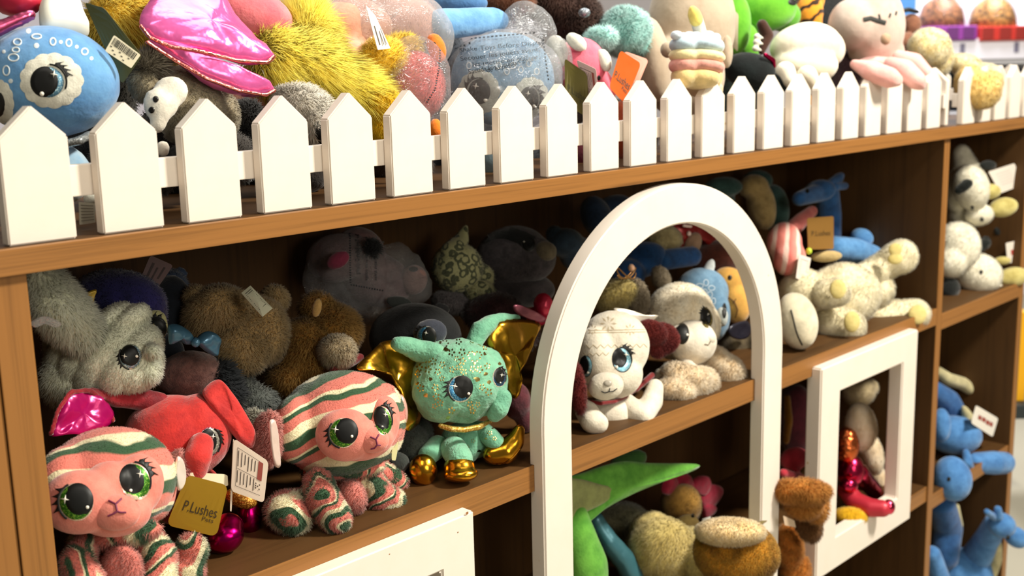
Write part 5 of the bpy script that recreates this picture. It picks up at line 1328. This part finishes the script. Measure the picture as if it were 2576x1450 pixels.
c = t.card('care_label', [(198, 508), (238, 512), (240, 560), (200, 566)], solid((196, 190, 170), .7, name='woven_label'), .06, rnd=.03)
t.card_rects([(.1, .12+.14*i, .9, .15+.14*i) for i in range(6)], solid((110, 100, 84), .7, name='ink'), c)
t.done()
t = Toy('flamingo_plush', 'crimson glossy plush edge at the very top left corner')
t.blob('body', [E(45, 5, .24, 62, 40, 0, 45)], satin((206, 40, 70), .35), .006, 3, wr=.002)
t.done()
t = Toy('lion_plush', 'golden yellow furry plush with an olive barcode tag, behind the blue unicorn')
YF = plush((255, 222, 70), (250, 200, 44), 26, .6, .95, .3)
t.blob('body', [E(320, 60, .24, 105, 90, 0, 80), E(380, 110, .23, 60, 60, 0, 50)], YF, .006, 3, wr=.003, fur=(9000, .022, .0012, (.5, .3), .9))
c = t.card('swing_tag', [(212, 6, .13), (262, 20, .11), (358, 140, .09), (306, 214, .11)], solid((84, 84, 46), .35, .2, name='olive_card'), .12, rnd=.10, label='olive swing tag with barcode sticker')
c2 = t.card('barcode_sticker', [(287, 88, .085), (354, 138, .075), (330, 172, .08), (264, 128, .09)], solid((232, 224, 196), .5, name='sticker'), .1, rnd=.06, sub=c)
g = random.Random(2); rc = []; x = .06
while x < .9:
    w_ = g.choice([.012, .02, .03]); rc.append((x, .08, x+w_, .5)); x += w_+g.choice([.014, .022])
t.card_rects(rc+[(.06+.11*i, .58+.13*(i % 3), .13+.11*i, .63+.13*(i % 3)) for i in range(7)], solid((50, 50, 44), .6, name='ink'), c2, 'barcode')
t.done()
t = Toy('butterfly_plush', 'coral pink plush with shiny iridescent pink wings, top left centre')
PKW = solid((244, 110, 186), .24, .5, .7, .3, .5, 30, 'iridescent_cloth', .006)
def wing(pts, ys, lbl):
    t.sheet('wing', pts, ys, PKW, .012, lbl, wr=.005, puff=.012)
    o = t.objs[-1]
    V = pts[1:]+pts[:1]
wing([(352, 60), (366, 14), (420, -30), (540, -25), (596, 40), (640, 92), (690, 140), (672, 156), (600, 150), (500, 126), (430, 116), (375, 92)], [.13, .15, .17, .17, .16, .13, .09, .085, .09, .10, .11, .12], 'upper glossy pink wing')
t.blob('wing_piping', [T((354, 66, .115, 6), (376, 94, .11, 6), (430, 118, .10, 6), (500, 128, .09, 6), (600, 153, .08, 6), (672, 158, .078, 6), (689, 142, .082, 6))], foil((226, 130, 120), .25, .5, 60), .0022, 1, label='crinkled copper pink piping')
wing([(372, 104), (420, 118), (520, 160), (600, 190), (650, 205), (690, 226), (668, 238), (600, 226), (520, 196), (430, 142)], [.12, .12, .11, .10, .09, .08, .08, .08, .09, .11], 'lower glossy pink wing')
t.blob('wing_piping', [T((370, 106, .105, 6), (428, 144, .10, 6), (520, 198, .08, 6), (600, 228, .07, 6), (668, 240, .07, 6), (690, 228, .072, 6))], foil((226, 130, 120), .25, .5, 60), .0022, 1, label='crinkled copper pink piping')
t.blob('body', [E(620, 40, .24, 120, 70, -10, 70), E(520, -10, .26, 90, 40, 0, 50)], plush((236, 128, 134), (220, 104, 116), 30, .4), .006, 4)
t.done()
t = Toy('sloth_plush', 'grey furry creature plush with a white face patch, behind the second and third pickets')
GF_ = plush((164, 152, 124), (122, 112, 90), 60, .8, .95, .3)
t.blob('head', [E(468, 265, .145, 92, 100, 30, 85), E(540, 290, .15, 60, 70, 0, 60), E(365, 215, .135, 38, 50, 30, 36)], GF_, .0042, 4, fur=(15000, .005, .0009, (.2, .4), .7), excl=[(425, 232, 52, 46), (392, 292, 42, 55)])
t.blob('face', [E(428, 232, .098, 47, 42, 20, 22), E(396, 266, .096, 36, 46, 20, 20), E(400, 305, .094, 22, 36, -20, 18), E(412, 262, .096, 38, 40, 0, 20)], plush((240, 234, 218), None, 40, .3), .0038, 4)
t.patch('nostril', [[(392+7.5*math.cos(k), 250+8.5*math.sin(k)) for k in np.linspace(0, 5.8, 12)], [(382+7.5*math.cos(k), 277+8.5*math.sin(k)) for k in np.linspace(0, 5.8, 12)]], solid((20, 16, 14), .2, name='bead'), .002)
t.blob('hair_tuft', [E(372, 168, .135, 38, 22, 30, 24)], plush((84, 74, 56), (56, 48, 36), 30, .6), .004, 3, fur=(2500, .022, .0011, (.2, -.3), .7))
t.blob('foot', [E(410, 374, .06, 18, 22, 0, 16)], plush((232, 222, 206), None, 40, .3), .0035, 3)
t.blob('body', [E(560, 400, .16, 95, 75, 0, 60), E(480, 410, .14, 70, 55, 0, 50)], plush((52, 48, 44), (34, 32, 30), 40, .6), .006, 3, fur=(3000, .006, .001, (0, .3), .7))
t.done()
t = Toy('crow_plush', 'fluffy black plush between the third and fourth pickets')
t.blob('body', [E(622, 285, .16, 38, 34, 0, 30), E(640, 360, .17, 70, 60, 0, 48)], plush((30, 30, 30), (18, 18, 18), 40, .7), .005, 3, fur=(4000, .009, .0016, (0, .0), 1.0))
t.done()
t = Toy('rabbit_plush', 'pale dusty pink plush behind the fourth picket, under the shiny wing')
t.blob('body', [E(600, 262, .25, 90, 50, 0, 50), E(660, 275, .22, 60, 45, 0, 40)], plush((214, 164, 148), (186, 136, 122), 30, .5), .006, 3, fur=(2500, .005, .001, (0, .3), .7))
t.done()
t = Toy('unicorn_plush', 'white fluffy plush with a long shaggy bright yellow mane, behind the fifth picket')
YM = plush((255, 236, 76), (255, 222, 48), 26, .5, .9, .3)
t.blob('mane', [E(765, 165, .20, 110, 55, -20, 55), E(770, 100, .22, 34, 60, -8, 34), E(870, 225, .17, 90, 45, -28, 45), E(690, 150, .21, 50, 60, 0, 40)], YM, .006, 3, wr=.003, fur=(22000, .045, .0020, (.8, .35), 1.0), label='long shaggy yellow mane')
t.blob('mane_tuft', [E(768, 70, .21, 30, 40, 0, 26)], YM, .005, 3, fur=(4500, .040, .0020, (.1, -.9), .8))
t.blob('head', [E(765, 270, .13, 78, 50, -20, 48), E(800, 320, .10, 34, 38, 0, 32)], plush((240, 232, 214), (212, 202, 184), 26, .7), .005, 3, wr=.002, fur=(12000, .013, .001, (.4, .5), .9), excl=[(806, 332, 20, 27)])
t.eye(806, 332, 17, 24, None, 20, (806, 334, 14, 20), (802, 322, 7), None, (150, 120, 3, .3), base=glitter((120, 130, 130), (230, 230, 225)))
t.blob('body', [E(760, 420, .17, 80, 70, 0, 60)], plush((46, 40, 36), (30, 26, 24), 26, .7), .006, 3)
t.done()
t = Toy('pig_plush', 'pale peach plush sealed in clear plastic with a white care label, top centre left')
PCH = plush((222, 164, 142), (200, 140, 120), 24, .4)
t.blob('body', [E(880, 75, .24, 110, 80, 10, 80), E(1010, 70, .25, 100, 80, 0, 75), E(880, 150, .20, 62, 50, 0, 50)], PCH, .006, 4, wr=.001)
t.blob('ear', [E(960, 20, .21, 50, 36, 10, 30)], PCH, .005, 3)
c = t.card('care_label', [(920, 14, .13), (944, 40, .13), (982, 122, .11), (950, 126, .11)], solid((238, 230, 216), .7, name='woven_label'), .12, rnd=.03, bend=.003)
t.card_rects([(.15+.25*i, .45+.1*(i % 2), .22+.25*i, .9) for i in range(3)], solid((90, 80, 70), .7, name='ink'), c)
t.done()
b = bag('clear crinkled plastic bag over the pale peach plush, top centre left', [E(930, 65, .235, 185, 95, 0, 95), E(1040, 90, .22, 100, 110, 0, 80)], haze=.20, wr=.005, ws=26)
b.done()
t = Toy('parrot_plush', 'coral and yellow plush bird in a clear bag behind the sixth picket')
t.blob('head', [E(1045, 215, .135, 74, 88, 10, 62)], plush((236, 112, 104), (222, 90, 88), 30, .5), .005, 4, wr=.001, fur=(4000, .004, .001, (0, .3), .7))
t.blob('crest', [E(965, 150, .155, 60, 52, -10, 40), E(1012, 120, .16, 46, 34, 0, 30)], plush((255, 214, 60), (248, 196, 40), 30, .6), .005, 3, fur=(4500, .011, .001, (.3, -.2), .8))
t.blob('wing', [E(962, 270, .12, 60, 42, 0, 40), E(960, 325, .12, 44, 40, 0, 36)], plush((252, 206, 24), (236, 180, 12), 30, .5), .005, 3, fur=(5000, .010, .001, (.2, .5), .7))
t.blob('beak', [E(1098, 120, .13, 24, 40, 20, 20)], plush((244, 128, 40), None, 30, .4), .004, 3)
t.blob('foot', [E(1095, 325, .09, 20, 28, 0, 18)], plush((240, 130, 30), None, 30, .4), .004, 3)
t.done()
b = bag('clear bag with a dashed line around the coral and yellow bird behind the sixth picket', [E(1040, 215, .135, 95, 128, 0, 78), E(1000, 300, .125, 75, 66, 0, 50)], [('Shake', [(1104, 84), (1124, 96), (1120, 118), (1100, 104)])],
        dashes=[(1108, 105, 1104, 170, 10, 4), (1104, 170, 1094, 225, 9, 4), (1094, 225, 1072, 260, 6, 4)], haze=.10, wr=.004)
b.done()
t = Toy('elephant_plush', 'light blue plush with a thick leg lying across the top, above the bagged unicorn')
LBL = plush((116, 168, 212), (88, 140, 190), 24, .5)
t.blob('leg', [T((1110, 62, .20, 40), (1180, 55, .20, 36), (1240, 50, .20, 32), (1256, 52, .20, 26))], LBL, .005, 4, wr=.001)
t.blob('body', [E(1150, 8, .26, 80, 34, 0, 44)], plush((88, 138, 190), None, 24, .5), .006, 3)
t.done()
t = Toy('bear_plush', 'reddish brown furry plush at the top edge, centre')
t.blob('body', [E(1280, 8, .27, 68, 34, 0, 40)], plush((132, 78, 52), (100, 56, 36), 30, .8), .006, 3, fur=(3000, .008, .0011, (0, .3), .9))
t.done()
t = Toy('unicorn_plush', 'powder blue unicorn plush inside the printed plastic bag, behind the seventh and eighth pickets')
PB = plush((132, 172, 200), (106, 148, 182), 24, .4)
t.blob('head', [E(1265, 200, .15, 132, 120, 0, 105)], PB, .005, 4, wr=.001)
hd = t.objs[0]
t.patch('eye_surround', [scal(1205, 232, 50, 54)], plush((214, 218, 206), None, 60, .3), .0016)
t.eye(1205, 232, 32, 36, None, 0, (1207, 230, 28, 32), (1200, 216, 12), (1222, 250, 6), (150, 115, 3, .5), base=glitter((100, 120, 130), (190, 200, 200)), step=.0013)
t.patch('eye_surround', [scal(1335, 250, 44, 54)], plush((214, 218, 206), None, 60, .3), .0016)
t.eye(1330, 248, 28, 36, None, 0, (1330, 248, 24, 31), (1325, 234, 10), (1340, 264, 6), (45, 5, 3, .6), base=glitter((70, 110, 130), (170, 190, 190)), step=.0013)
t.blob('ear', [E(1400, 130, .15, 30, 44, 10, 18)], plush((226, 226, 212), None, 40, .3), .004, 3, label='white ear')
t.stroke('ring_print', [ring(u, v, 6, 8, 2) for (u, v) in ((1290, 165), (1310, 175), (1330, 160), (1275, 180), (1350, 180), (1180, 165), (1255, 165))], 3, WPR, .0006, sub=hd)
t.blob('body', [E(1240, 400, .16, 75, 60, 0, 60)], plush((100, 120, 128), None, 24, .4), .006, 3)
t.done()
b = bag('clear plastic bag printed with a shaking notice, around the powder blue unicorn', [E(1268, 205, .148, 150, 134, 0, 118), E(1330, 70, .16, 70, 60, -20, 50), E(1400, 150, .14, 42, 60, 0, 34)],
        [('Shake Toys Before Display', [(1156, 122), (1368, 102), (1370, 116), (1158, 136)]), ('Secouer les jouets avant', [(1158, 144), (1352, 120), (1354, 134), (1162, 158)]), ('les mettre en etalage', [(1190, 158), (1352, 138), (1350, 152), (1192, 172)]), ('Sacuda los juguetes antes', [(1178, 176), (1345, 142), (1350, 157), (1182, 190)]), ('de exponer', [(1224, 172), (1300, 156), (1302, 170), (1226, 186)])],
        dashes=[(1172, 98, 1350, 82, 17, 3.5), (1366, 98, 1372, 150, 6, 3.5), (1150, 90, 1160, 120, 4, 3.5), (1372, 150, 1380, 205, 6, 3.5)], haze=.13, wr=.004)
b.done()
t = Toy('dog_plush', 'dark brown shaggy plush at the top, left of the mint pompom')
t.blob('body', [E(1440, 45, .25, 75, 62, 0, 55), E(1380, 10, .27, 60, 40, 0, 40)], plush((62, 38, 30), (36, 22, 18), 24, .8), .006, 3, wr=.003, fur=(6000, .013, .0013, (0, .3), 1.0))
t.blob('eye', [E(1470, 32, .17, 16, 13)], glitter((120, 130, 140), (220, 225, 230)), .003, 2)
t.done()
t = Toy('cat_plush', 'pink plush with white ears and a mint fluffy pompom tail, behind the ninth picket')
t.blob('head', [E(1462, 165, .135, 66, 72, 10, 52), E(1500, 230, .12, 50, 60, 0, 44)], plush((242, 116, 136), (224, 92, 116), 30, .4), .005, 4)
t.patch('eye', [[(1506+4*math.cos(k), 196+7*math.sin(k)) for k in np.linspace(0, 5.8, 10)]], BLACK, .002)
t.blob('ear', [E(1450, 106, .12, 32, 20, -38, 16)], WH, .004, 3, label='white ear')
t.blob('ear', [E(1520, 152, .095, 19, 32, 18, 14)], WH, .004, 3, label='white ear')
t.blob('tail', [E(1572, 78, .17, 62, 54, 20, 46), E(1510, 98, .165, 44, 28, 20, 26), E(1600, 110, .165, 36, 30, 0, 26)], plush((200, 250, 244), (170, 238, 230), 40, .8), .005, 3, wr=.002, fur=(14000, .013, .001, (0, 0), .9), label='mint fluffy pompom tail')
c = t.card('swing_tag', [(1420, 146, .075), (1477, 186, .045), (1484, 300, .045), (1422, 262, .07)], solid((104, 96, 46), .35, .25, name='olive_card'), .06, rnd=.10, label='olive gold swing tag')
tag_text(t, c, solid((62, 60, 34), .5, name='ink'), .12, .92, .52, .68)
c = t.card('tag_back', [(1450, 150, .06), (1500, 174, .028), (1508, 282, .028), (1486, 285, .05)], solid((206, 176, 170), .5, name='card_print'), .05, rnd=.08)
tag_print(t, c)
t.blob('body', [E(1470, 380, .14, 70, 60, 0, 48)], plush((90, 24, 38), None, 30, .4), .006, 3)
t.done()
t = Toy('fox_plush', 'orange plush low behind the tenth and eleventh pickets with a big orange swing tag')
t.blob('body', [E(1570, 330, .13, 55, 80, 0, 45)], plush((170, 74, 30), (120, 46, 20), 30, .6), .006, 3)
c = t.card('swing_tag', [(1560, 126, .07), (1613, 160, .04), (1572, 262, .035), (1532, 220, .06)], solid((206, 92, 22), .3, .35, name='orange_card'), .05, rnd=.12, label='orange foil swing tag')
tag_text(t, c, LETTER, .08, .92, .52, .70)
c = t.card('tag_back', [(1570, 128, .075), (1632, 150, .05), (1606, 212, .05), (1560, 200, .075)], solid((222, 150, 130), .5, name='card_print'), .05, rnd=.14)
t.done()
# plain beige seated cat body holding a slice of layer cake
t = Toy('cat_plush', 'large plain beige plush standing above the eleventh to thirteenth pickets')
BE = plush((186, 168, 146), (168, 150, 128), 16, .3, .9, .4)
t.blob('body', [E(1740, 60, .17, 112, 150, 0, 95), E(1720, 190, .15, 105, 110, 0, 80), E(1640, 150, .16, 46, 110, 8, 60)], BE, .006, 5, wr=.0012, ws=16)
t.blob('arm', [E(1680, 125, .09, 20, 22, 0, 16)], BE, .004, 3)
t.blob('arm', [E(1828, 130, .09, 16, 44, 0, 18)], BE, .004, 3)
t.blob('foot', [T((1725, 205, .065, 26), (1762, 225, .05, 24), (1800, 225, .06, 20))], plush((222, 200, 160), None, 20, .3), .004, 3)
c = t.card('swing_tag', [(1822, 4, .15), (1858, 36, .13), (1856, 130, .13), (1832, 110, .15)], solid((206, 196, 170), .5, name='card_print'), .14, rnd=.08)
t.done()
t = Toy('cake_plush', 'pastel layered slice of plush cake with a candle, leaning over the pickets', 'cake toy')
def layer(nm, v, b_, col, lab, a=72, dy=0):
    t.blob(nm, [E(1753, v, .015+dy, a, b_, -3, 56), E(1720, v-2, .02+dy, a*.55, b_, -3, 40), E(1788, v+1, .02+dy, a*.5, b_, -3, 40)], plush(col, None, 30, .35), .0036, 4, wr=.0006, label=lab)
layer('cake_layer', 196, 29, (232, 204, 140), 'tan bottom layer', 60)
layer('cake_layer', 168, 23, (228, 160, 146), 'pink layer')
layer('cake_layer', 143, 21, (244, 228, 172), 'pale yellow layer', 73)
layer('cake_layer', 116, 23, (186, 208, 220), 'pale blue icing layer', 70)
t.blob('cream_topping', [E(x, 92+4*math.sin(x), .02, 17, 13, 0, 15) for x in range(1702, 1812, 16)]+[E(1755, 100, .03, 56, 12, 0, 36)], plush((214, 226, 236), None, 40, .4), .0033, 3)
t.blob('candle', [T((1762, 84, .02, 17), (1753, 52, .022, 17))], WH, .0033, 3)
t.blob('flame', [T((1751, 50, .02, 18), (1746, 36, .022, 17), (1742, 24, .024, 11))], plush((246, 222, 116), None, 40, .3), .0033, 3)
t.done()
t = Toy('dinosaur_plush', 'bright green dinosaur plush with white teeth at the top right, beside the big beige plush')
GD = plush((104, 178, 40), (78, 152, 28), 20, .4, .9, .4)
t.blob('head', [E(1915, 20, .22, 90, 62, 0, 60), E(1970, 40, .21, 45, 40, 0, 38)], GD, .005, 4)
t.last = t.bv['head']
t.patch('eye', [[(1995+13*math.cos(k), 5+9*math.sin(k)) for k in np.linspace(0, 5.8, 12)]], BLACK, .002)
t.blob('body', [E(1878, 110, .22, 34, 55, 5, 32), E(1850, 60, .22, 40, 80, 0, 40)], GD, .005, 4)
t.blob('mouth', [T((1917, 62, .155, 14), (1930, 90, .15, 17), (1916, 130, .15, 9))], plush((64, 34, 22), None, 30, .3), .0035, 3, label='brown mouth lining')
V = []
t.blob('tooth', [T((1904, 92, .15, 8), (1920, 96, .148, 2)), T((1902, 106, .15, 8), (1920, 111, .148, 2)), T((1900, 122, .15, 8), (1916, 127, .148, 2))], WH, .002, 1)
t.done()
t = Toy('tiger_plush', 'orange and black striped plush at the top edge, behind the white round plush')
t.blob('body', [E(2035, 30, .24, 36, 52, 0, 36), T((2035, 60, .24, 34), (2030, 280, .26, 40))], stripes(camdir(.6, 1), 34, .2, 1.4, 30, [(0, (226, 150, 40)), (.55, (226, 150, 40)), (.62, (50, 30, 16)), (.9, (50, 30, 16)), (.98, (226, 150, 40))]), .005, 3)
t.blob('ear', [E(2055, 0, .24, 20, 30, 0, 16)], plush((236, 170, 60), None, 30, .4), .004, 3)
t.done()
t = Toy('bat_plush', 'black plush with magenta trim behind the fourteenth and fifteenth pickets')
BB = plush((18, 26, 27), (11, 16, 17), 40, .4, .9, .15)
t.blob('body', [E(1885, 178, .12, 68, 46, -10, 40), E(1900, 240, .12, 60, 60, 0, 40)], BB, .005, 3)
t.blob('head', [E(1962, 205, .11, 32, 30, 0, 26)], BB, .0045, 3)
t.blob('trim', [T((1925, 138, .085, 6), (1945, 152, .08, 7), (1948, 168, .08, 5))], foil((170, 20, 70), .3, .4), .0025, 1, label='magenta metallic trim')
t.done()
t = Toy('seal_plush', 'smooth round white plush above the sixteenth and seventeenth pickets')
WS = plush((240, 232, 212), (226, 214, 190), 14, .35, .85, .3)
t.blob('body', [E(2025, 115, .12, 90, 58, 8, 62), E(2065, 120, .115, 62, 52, -20, 50), E(2025, 165, .11, 84, 50, 0, 56)], WS, .0045, 5, wr=.0010, ws=22)
t.blob('foot', [T((2030, 190, .06, 26), (2048, 218, .05, 20))], WS, .004, 3)
t.blob('foot', [T((1975, 180, .10, 26), (1985, 200, .09, 22))], WS, .004, 3)
t.done()
t = Toy('owl_plush', 'tall beige pink plush with a sleepy stitched eye, over pink petal feet')
BP = plush((200, 182, 170), (184, 162, 150), 16, .3, .9, .4)
t.blob('head', [E(2195, 60, .13, 80, 110, 6, 75), E(2150, 60, .15, 66, 66, 20, 60), E(2205, 130, .12, 70, 44, 0, 55)], BP, .005, 5)
DKT = solid((34, 36, 32), .7, name='black_thread')
t.stroke('closed_eye_stitching', [[(2172, 50), (2190, 46), (2206, 52), (2228, 58)]], 12, DKT, .0016)
t.stroke('eyelash_stitching', [[(2214, 50), (2211, 36)], [(2237, 44), (2240, 34)], [(2253, 38), (2255, 29)]], 5, DKT, .0014)
t.blob('cheek', [E(2228, 98, .055, 14, 16, 0, 12)], plush((190, 156, 128), None, 20, .3), .0033, 3)
t.blob('cheek', [E(2262, 88, .07, 12, 15, 0, 11)], plush((190, 156, 128), None, 20, .3), .0033, 3)
t.blob('body', [E(2200, 230, .13, 60, 60, 0, 50)], BP, .006, 3)
t.done()
PPK = plush((244, 184, 176), (232, 164, 158), 24, .3, .9, .4)
t = Toy('flower_plush', 'soft pink flower plush whose padded petals drape over the pickets')
for (P_) in ([(2150, 162, .06, 13), (2195, 180, .0, 27), (2235, 195, -.025, 27), (2255, 202, -.03, 17)], [(2240, 162, .05, 20), (2275, 178, .01, 29), (2305, 202, -.02, 24), (2316, 214, -.025, 14)], [(2255, 140, .07, 16), (2300, 155, .05, 22), (2330, 185, .02, 18), (2340, 200, .01, 10)]):
    t.blob('petal', [T(*P_)], PPK, .0042, 4)
t.blob('centre', [E(2215, 165, .08, 62, 22, -5, 40)], PPK, .005, 3)
t.done()
t = Toy('puppet_plush', 'brown plush face wearing a black brimmed hat, right of the tall beige pink plush')
t.blob('head', [E(2292, 62, .18, 26, 28, 0, 24), E(2282, 112, .17, 30, 32, 0, 26)], plush((138, 92, 70), (104, 66, 50), 30, .5), .005, 3)
t.blob('hat_brim', [T((2260, 30, .18, 5), (2285, 24, .17, 6), (2308, 30, .165, 5))], solid((26, 26, 26), .6, name='felt'), .0028, 1, label='black hat brim')
t.done()
t = Toy('lamb_plush', 'fluffy cream yellow plush behind the last pickets, under the far trays')
CY = plush((255, 244, 206), (250, 228, 160), 30, .8, .95, .3)
t.blob('body', [E(2338, 120, .10, 52, 48, -15, 42), E(2365, 150, .09, 30, 42, -10, 30)], CY, .005, 3, wr=.002, fur=(8000, .009, .0012, (.1, .3), .9))
t.done()
t = Toy('dog_plush', 'curly golden tan doodle plush hanging over the last few pickets')
t.blob('body', [E(2464, 226, -.005, 54, 46, 0, 38), E(2438, 212, .02, 36, 48, 0, 36), E(2490, 212, -.005, 30, 34, 0, 28)], plush((244, 212, 136), (216, 176, 92), 60, .9, .95, .3), .0045, 3, wr=.004, ws=90, fur=(7000, .006, .0014, (0, .2), 1.1))
t.blob('back', [E(2430, 165, .05, 44, 26, -20, 30), E(2480, 182, .02, 44, 22, -15, 26)], CY, .0045, 3, wr=.002, fur=(5000, .008, .0012, (.1, .3), .9))
t.done()

# dark filler toys added behind the top row so its gaps stay dark
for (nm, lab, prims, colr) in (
    ('bear_plush', 'dark charcoal filler plush behind the green barcode tag, top left', [E(270, 200, .33, 80, 150, 0, 60)], (44, 42, 36)),
    ('bear_plush', 'dark brown filler plush body glimpsed between the pickets under the yellow mane', [E(830, 350, .30, 120, 110, 0, 70)], (58, 48, 40)),
    ('bear_plush', 'grey brown filler plush body glimpsed between the fifth and sixth pickets', [E(1000, 400, .24, 90, 80, 0, 60)], (70, 58, 50)),
    ('bear_plush', 'slate filler plush in the gap between the two printed bags', [E(1135, 230, .30, 60, 150, 0, 60), T((1135, 300, .3, 40), (1130, 430, .32, 44))], (54, 60, 70)),
    ('bear_plush', 'dark brown filler plush behind the bagged unicorn and the mint pompom', [E(1420, 190, .31, 90, 140, 0, 60)], (50, 38, 32)),
    ('bear_plush', 'dark green filler plush below the bright green dinosaur', [E(1850, 230, .24, 75, 95, 0, 50)], (30, 42, 36)),
    ('bear_plush', 'dark filler plush behind the round white plush', [E(2060, 60, .33, 90, 150, 0, 60)], (34, 36, 38)),
    ('bear_plush', 'plum dark filler plush between the round white plush and the pink petals', [E(2130, 200, .18, 36, 70, 0, 40)], (70, 48, 56)),
    ('bear_plush', 'dark filler plush low behind the first and second pickets', [E(330, 430, .20, 120, 80, 0, 60)], (54, 50, 44)),
    ('bear_plush', 'dark filler plush low behind the blue unicorn, seen between the first two pickets', [E(210, 350, .33, 110, 120, 0, 60)], (40, 42, 46)),
    ('bear_plush', 'dark filler plush low behind the grey creature, seen between the second and third pickets', [E(440, 370, .33, 110, 120, 0, 60)], (44, 40, 38)),
    ('bear_plush', 'dark filler plush low between the third and fourth pickets, behind the black one', [E(680, 400, .33, 110, 110, 0, 60)], (40, 38, 36)),
    ('bear_plush', 'dark filler plush low behind the bagged powder blue unicorn', [E(1260, 400, .33, 120, 100, 0, 60)], (44, 48, 52)),
    ('bear_plush', 'dark filler plush low behind the orange swing tag', [E(1560, 350, .30, 100, 100, 0, 60)], (48, 34, 30)),
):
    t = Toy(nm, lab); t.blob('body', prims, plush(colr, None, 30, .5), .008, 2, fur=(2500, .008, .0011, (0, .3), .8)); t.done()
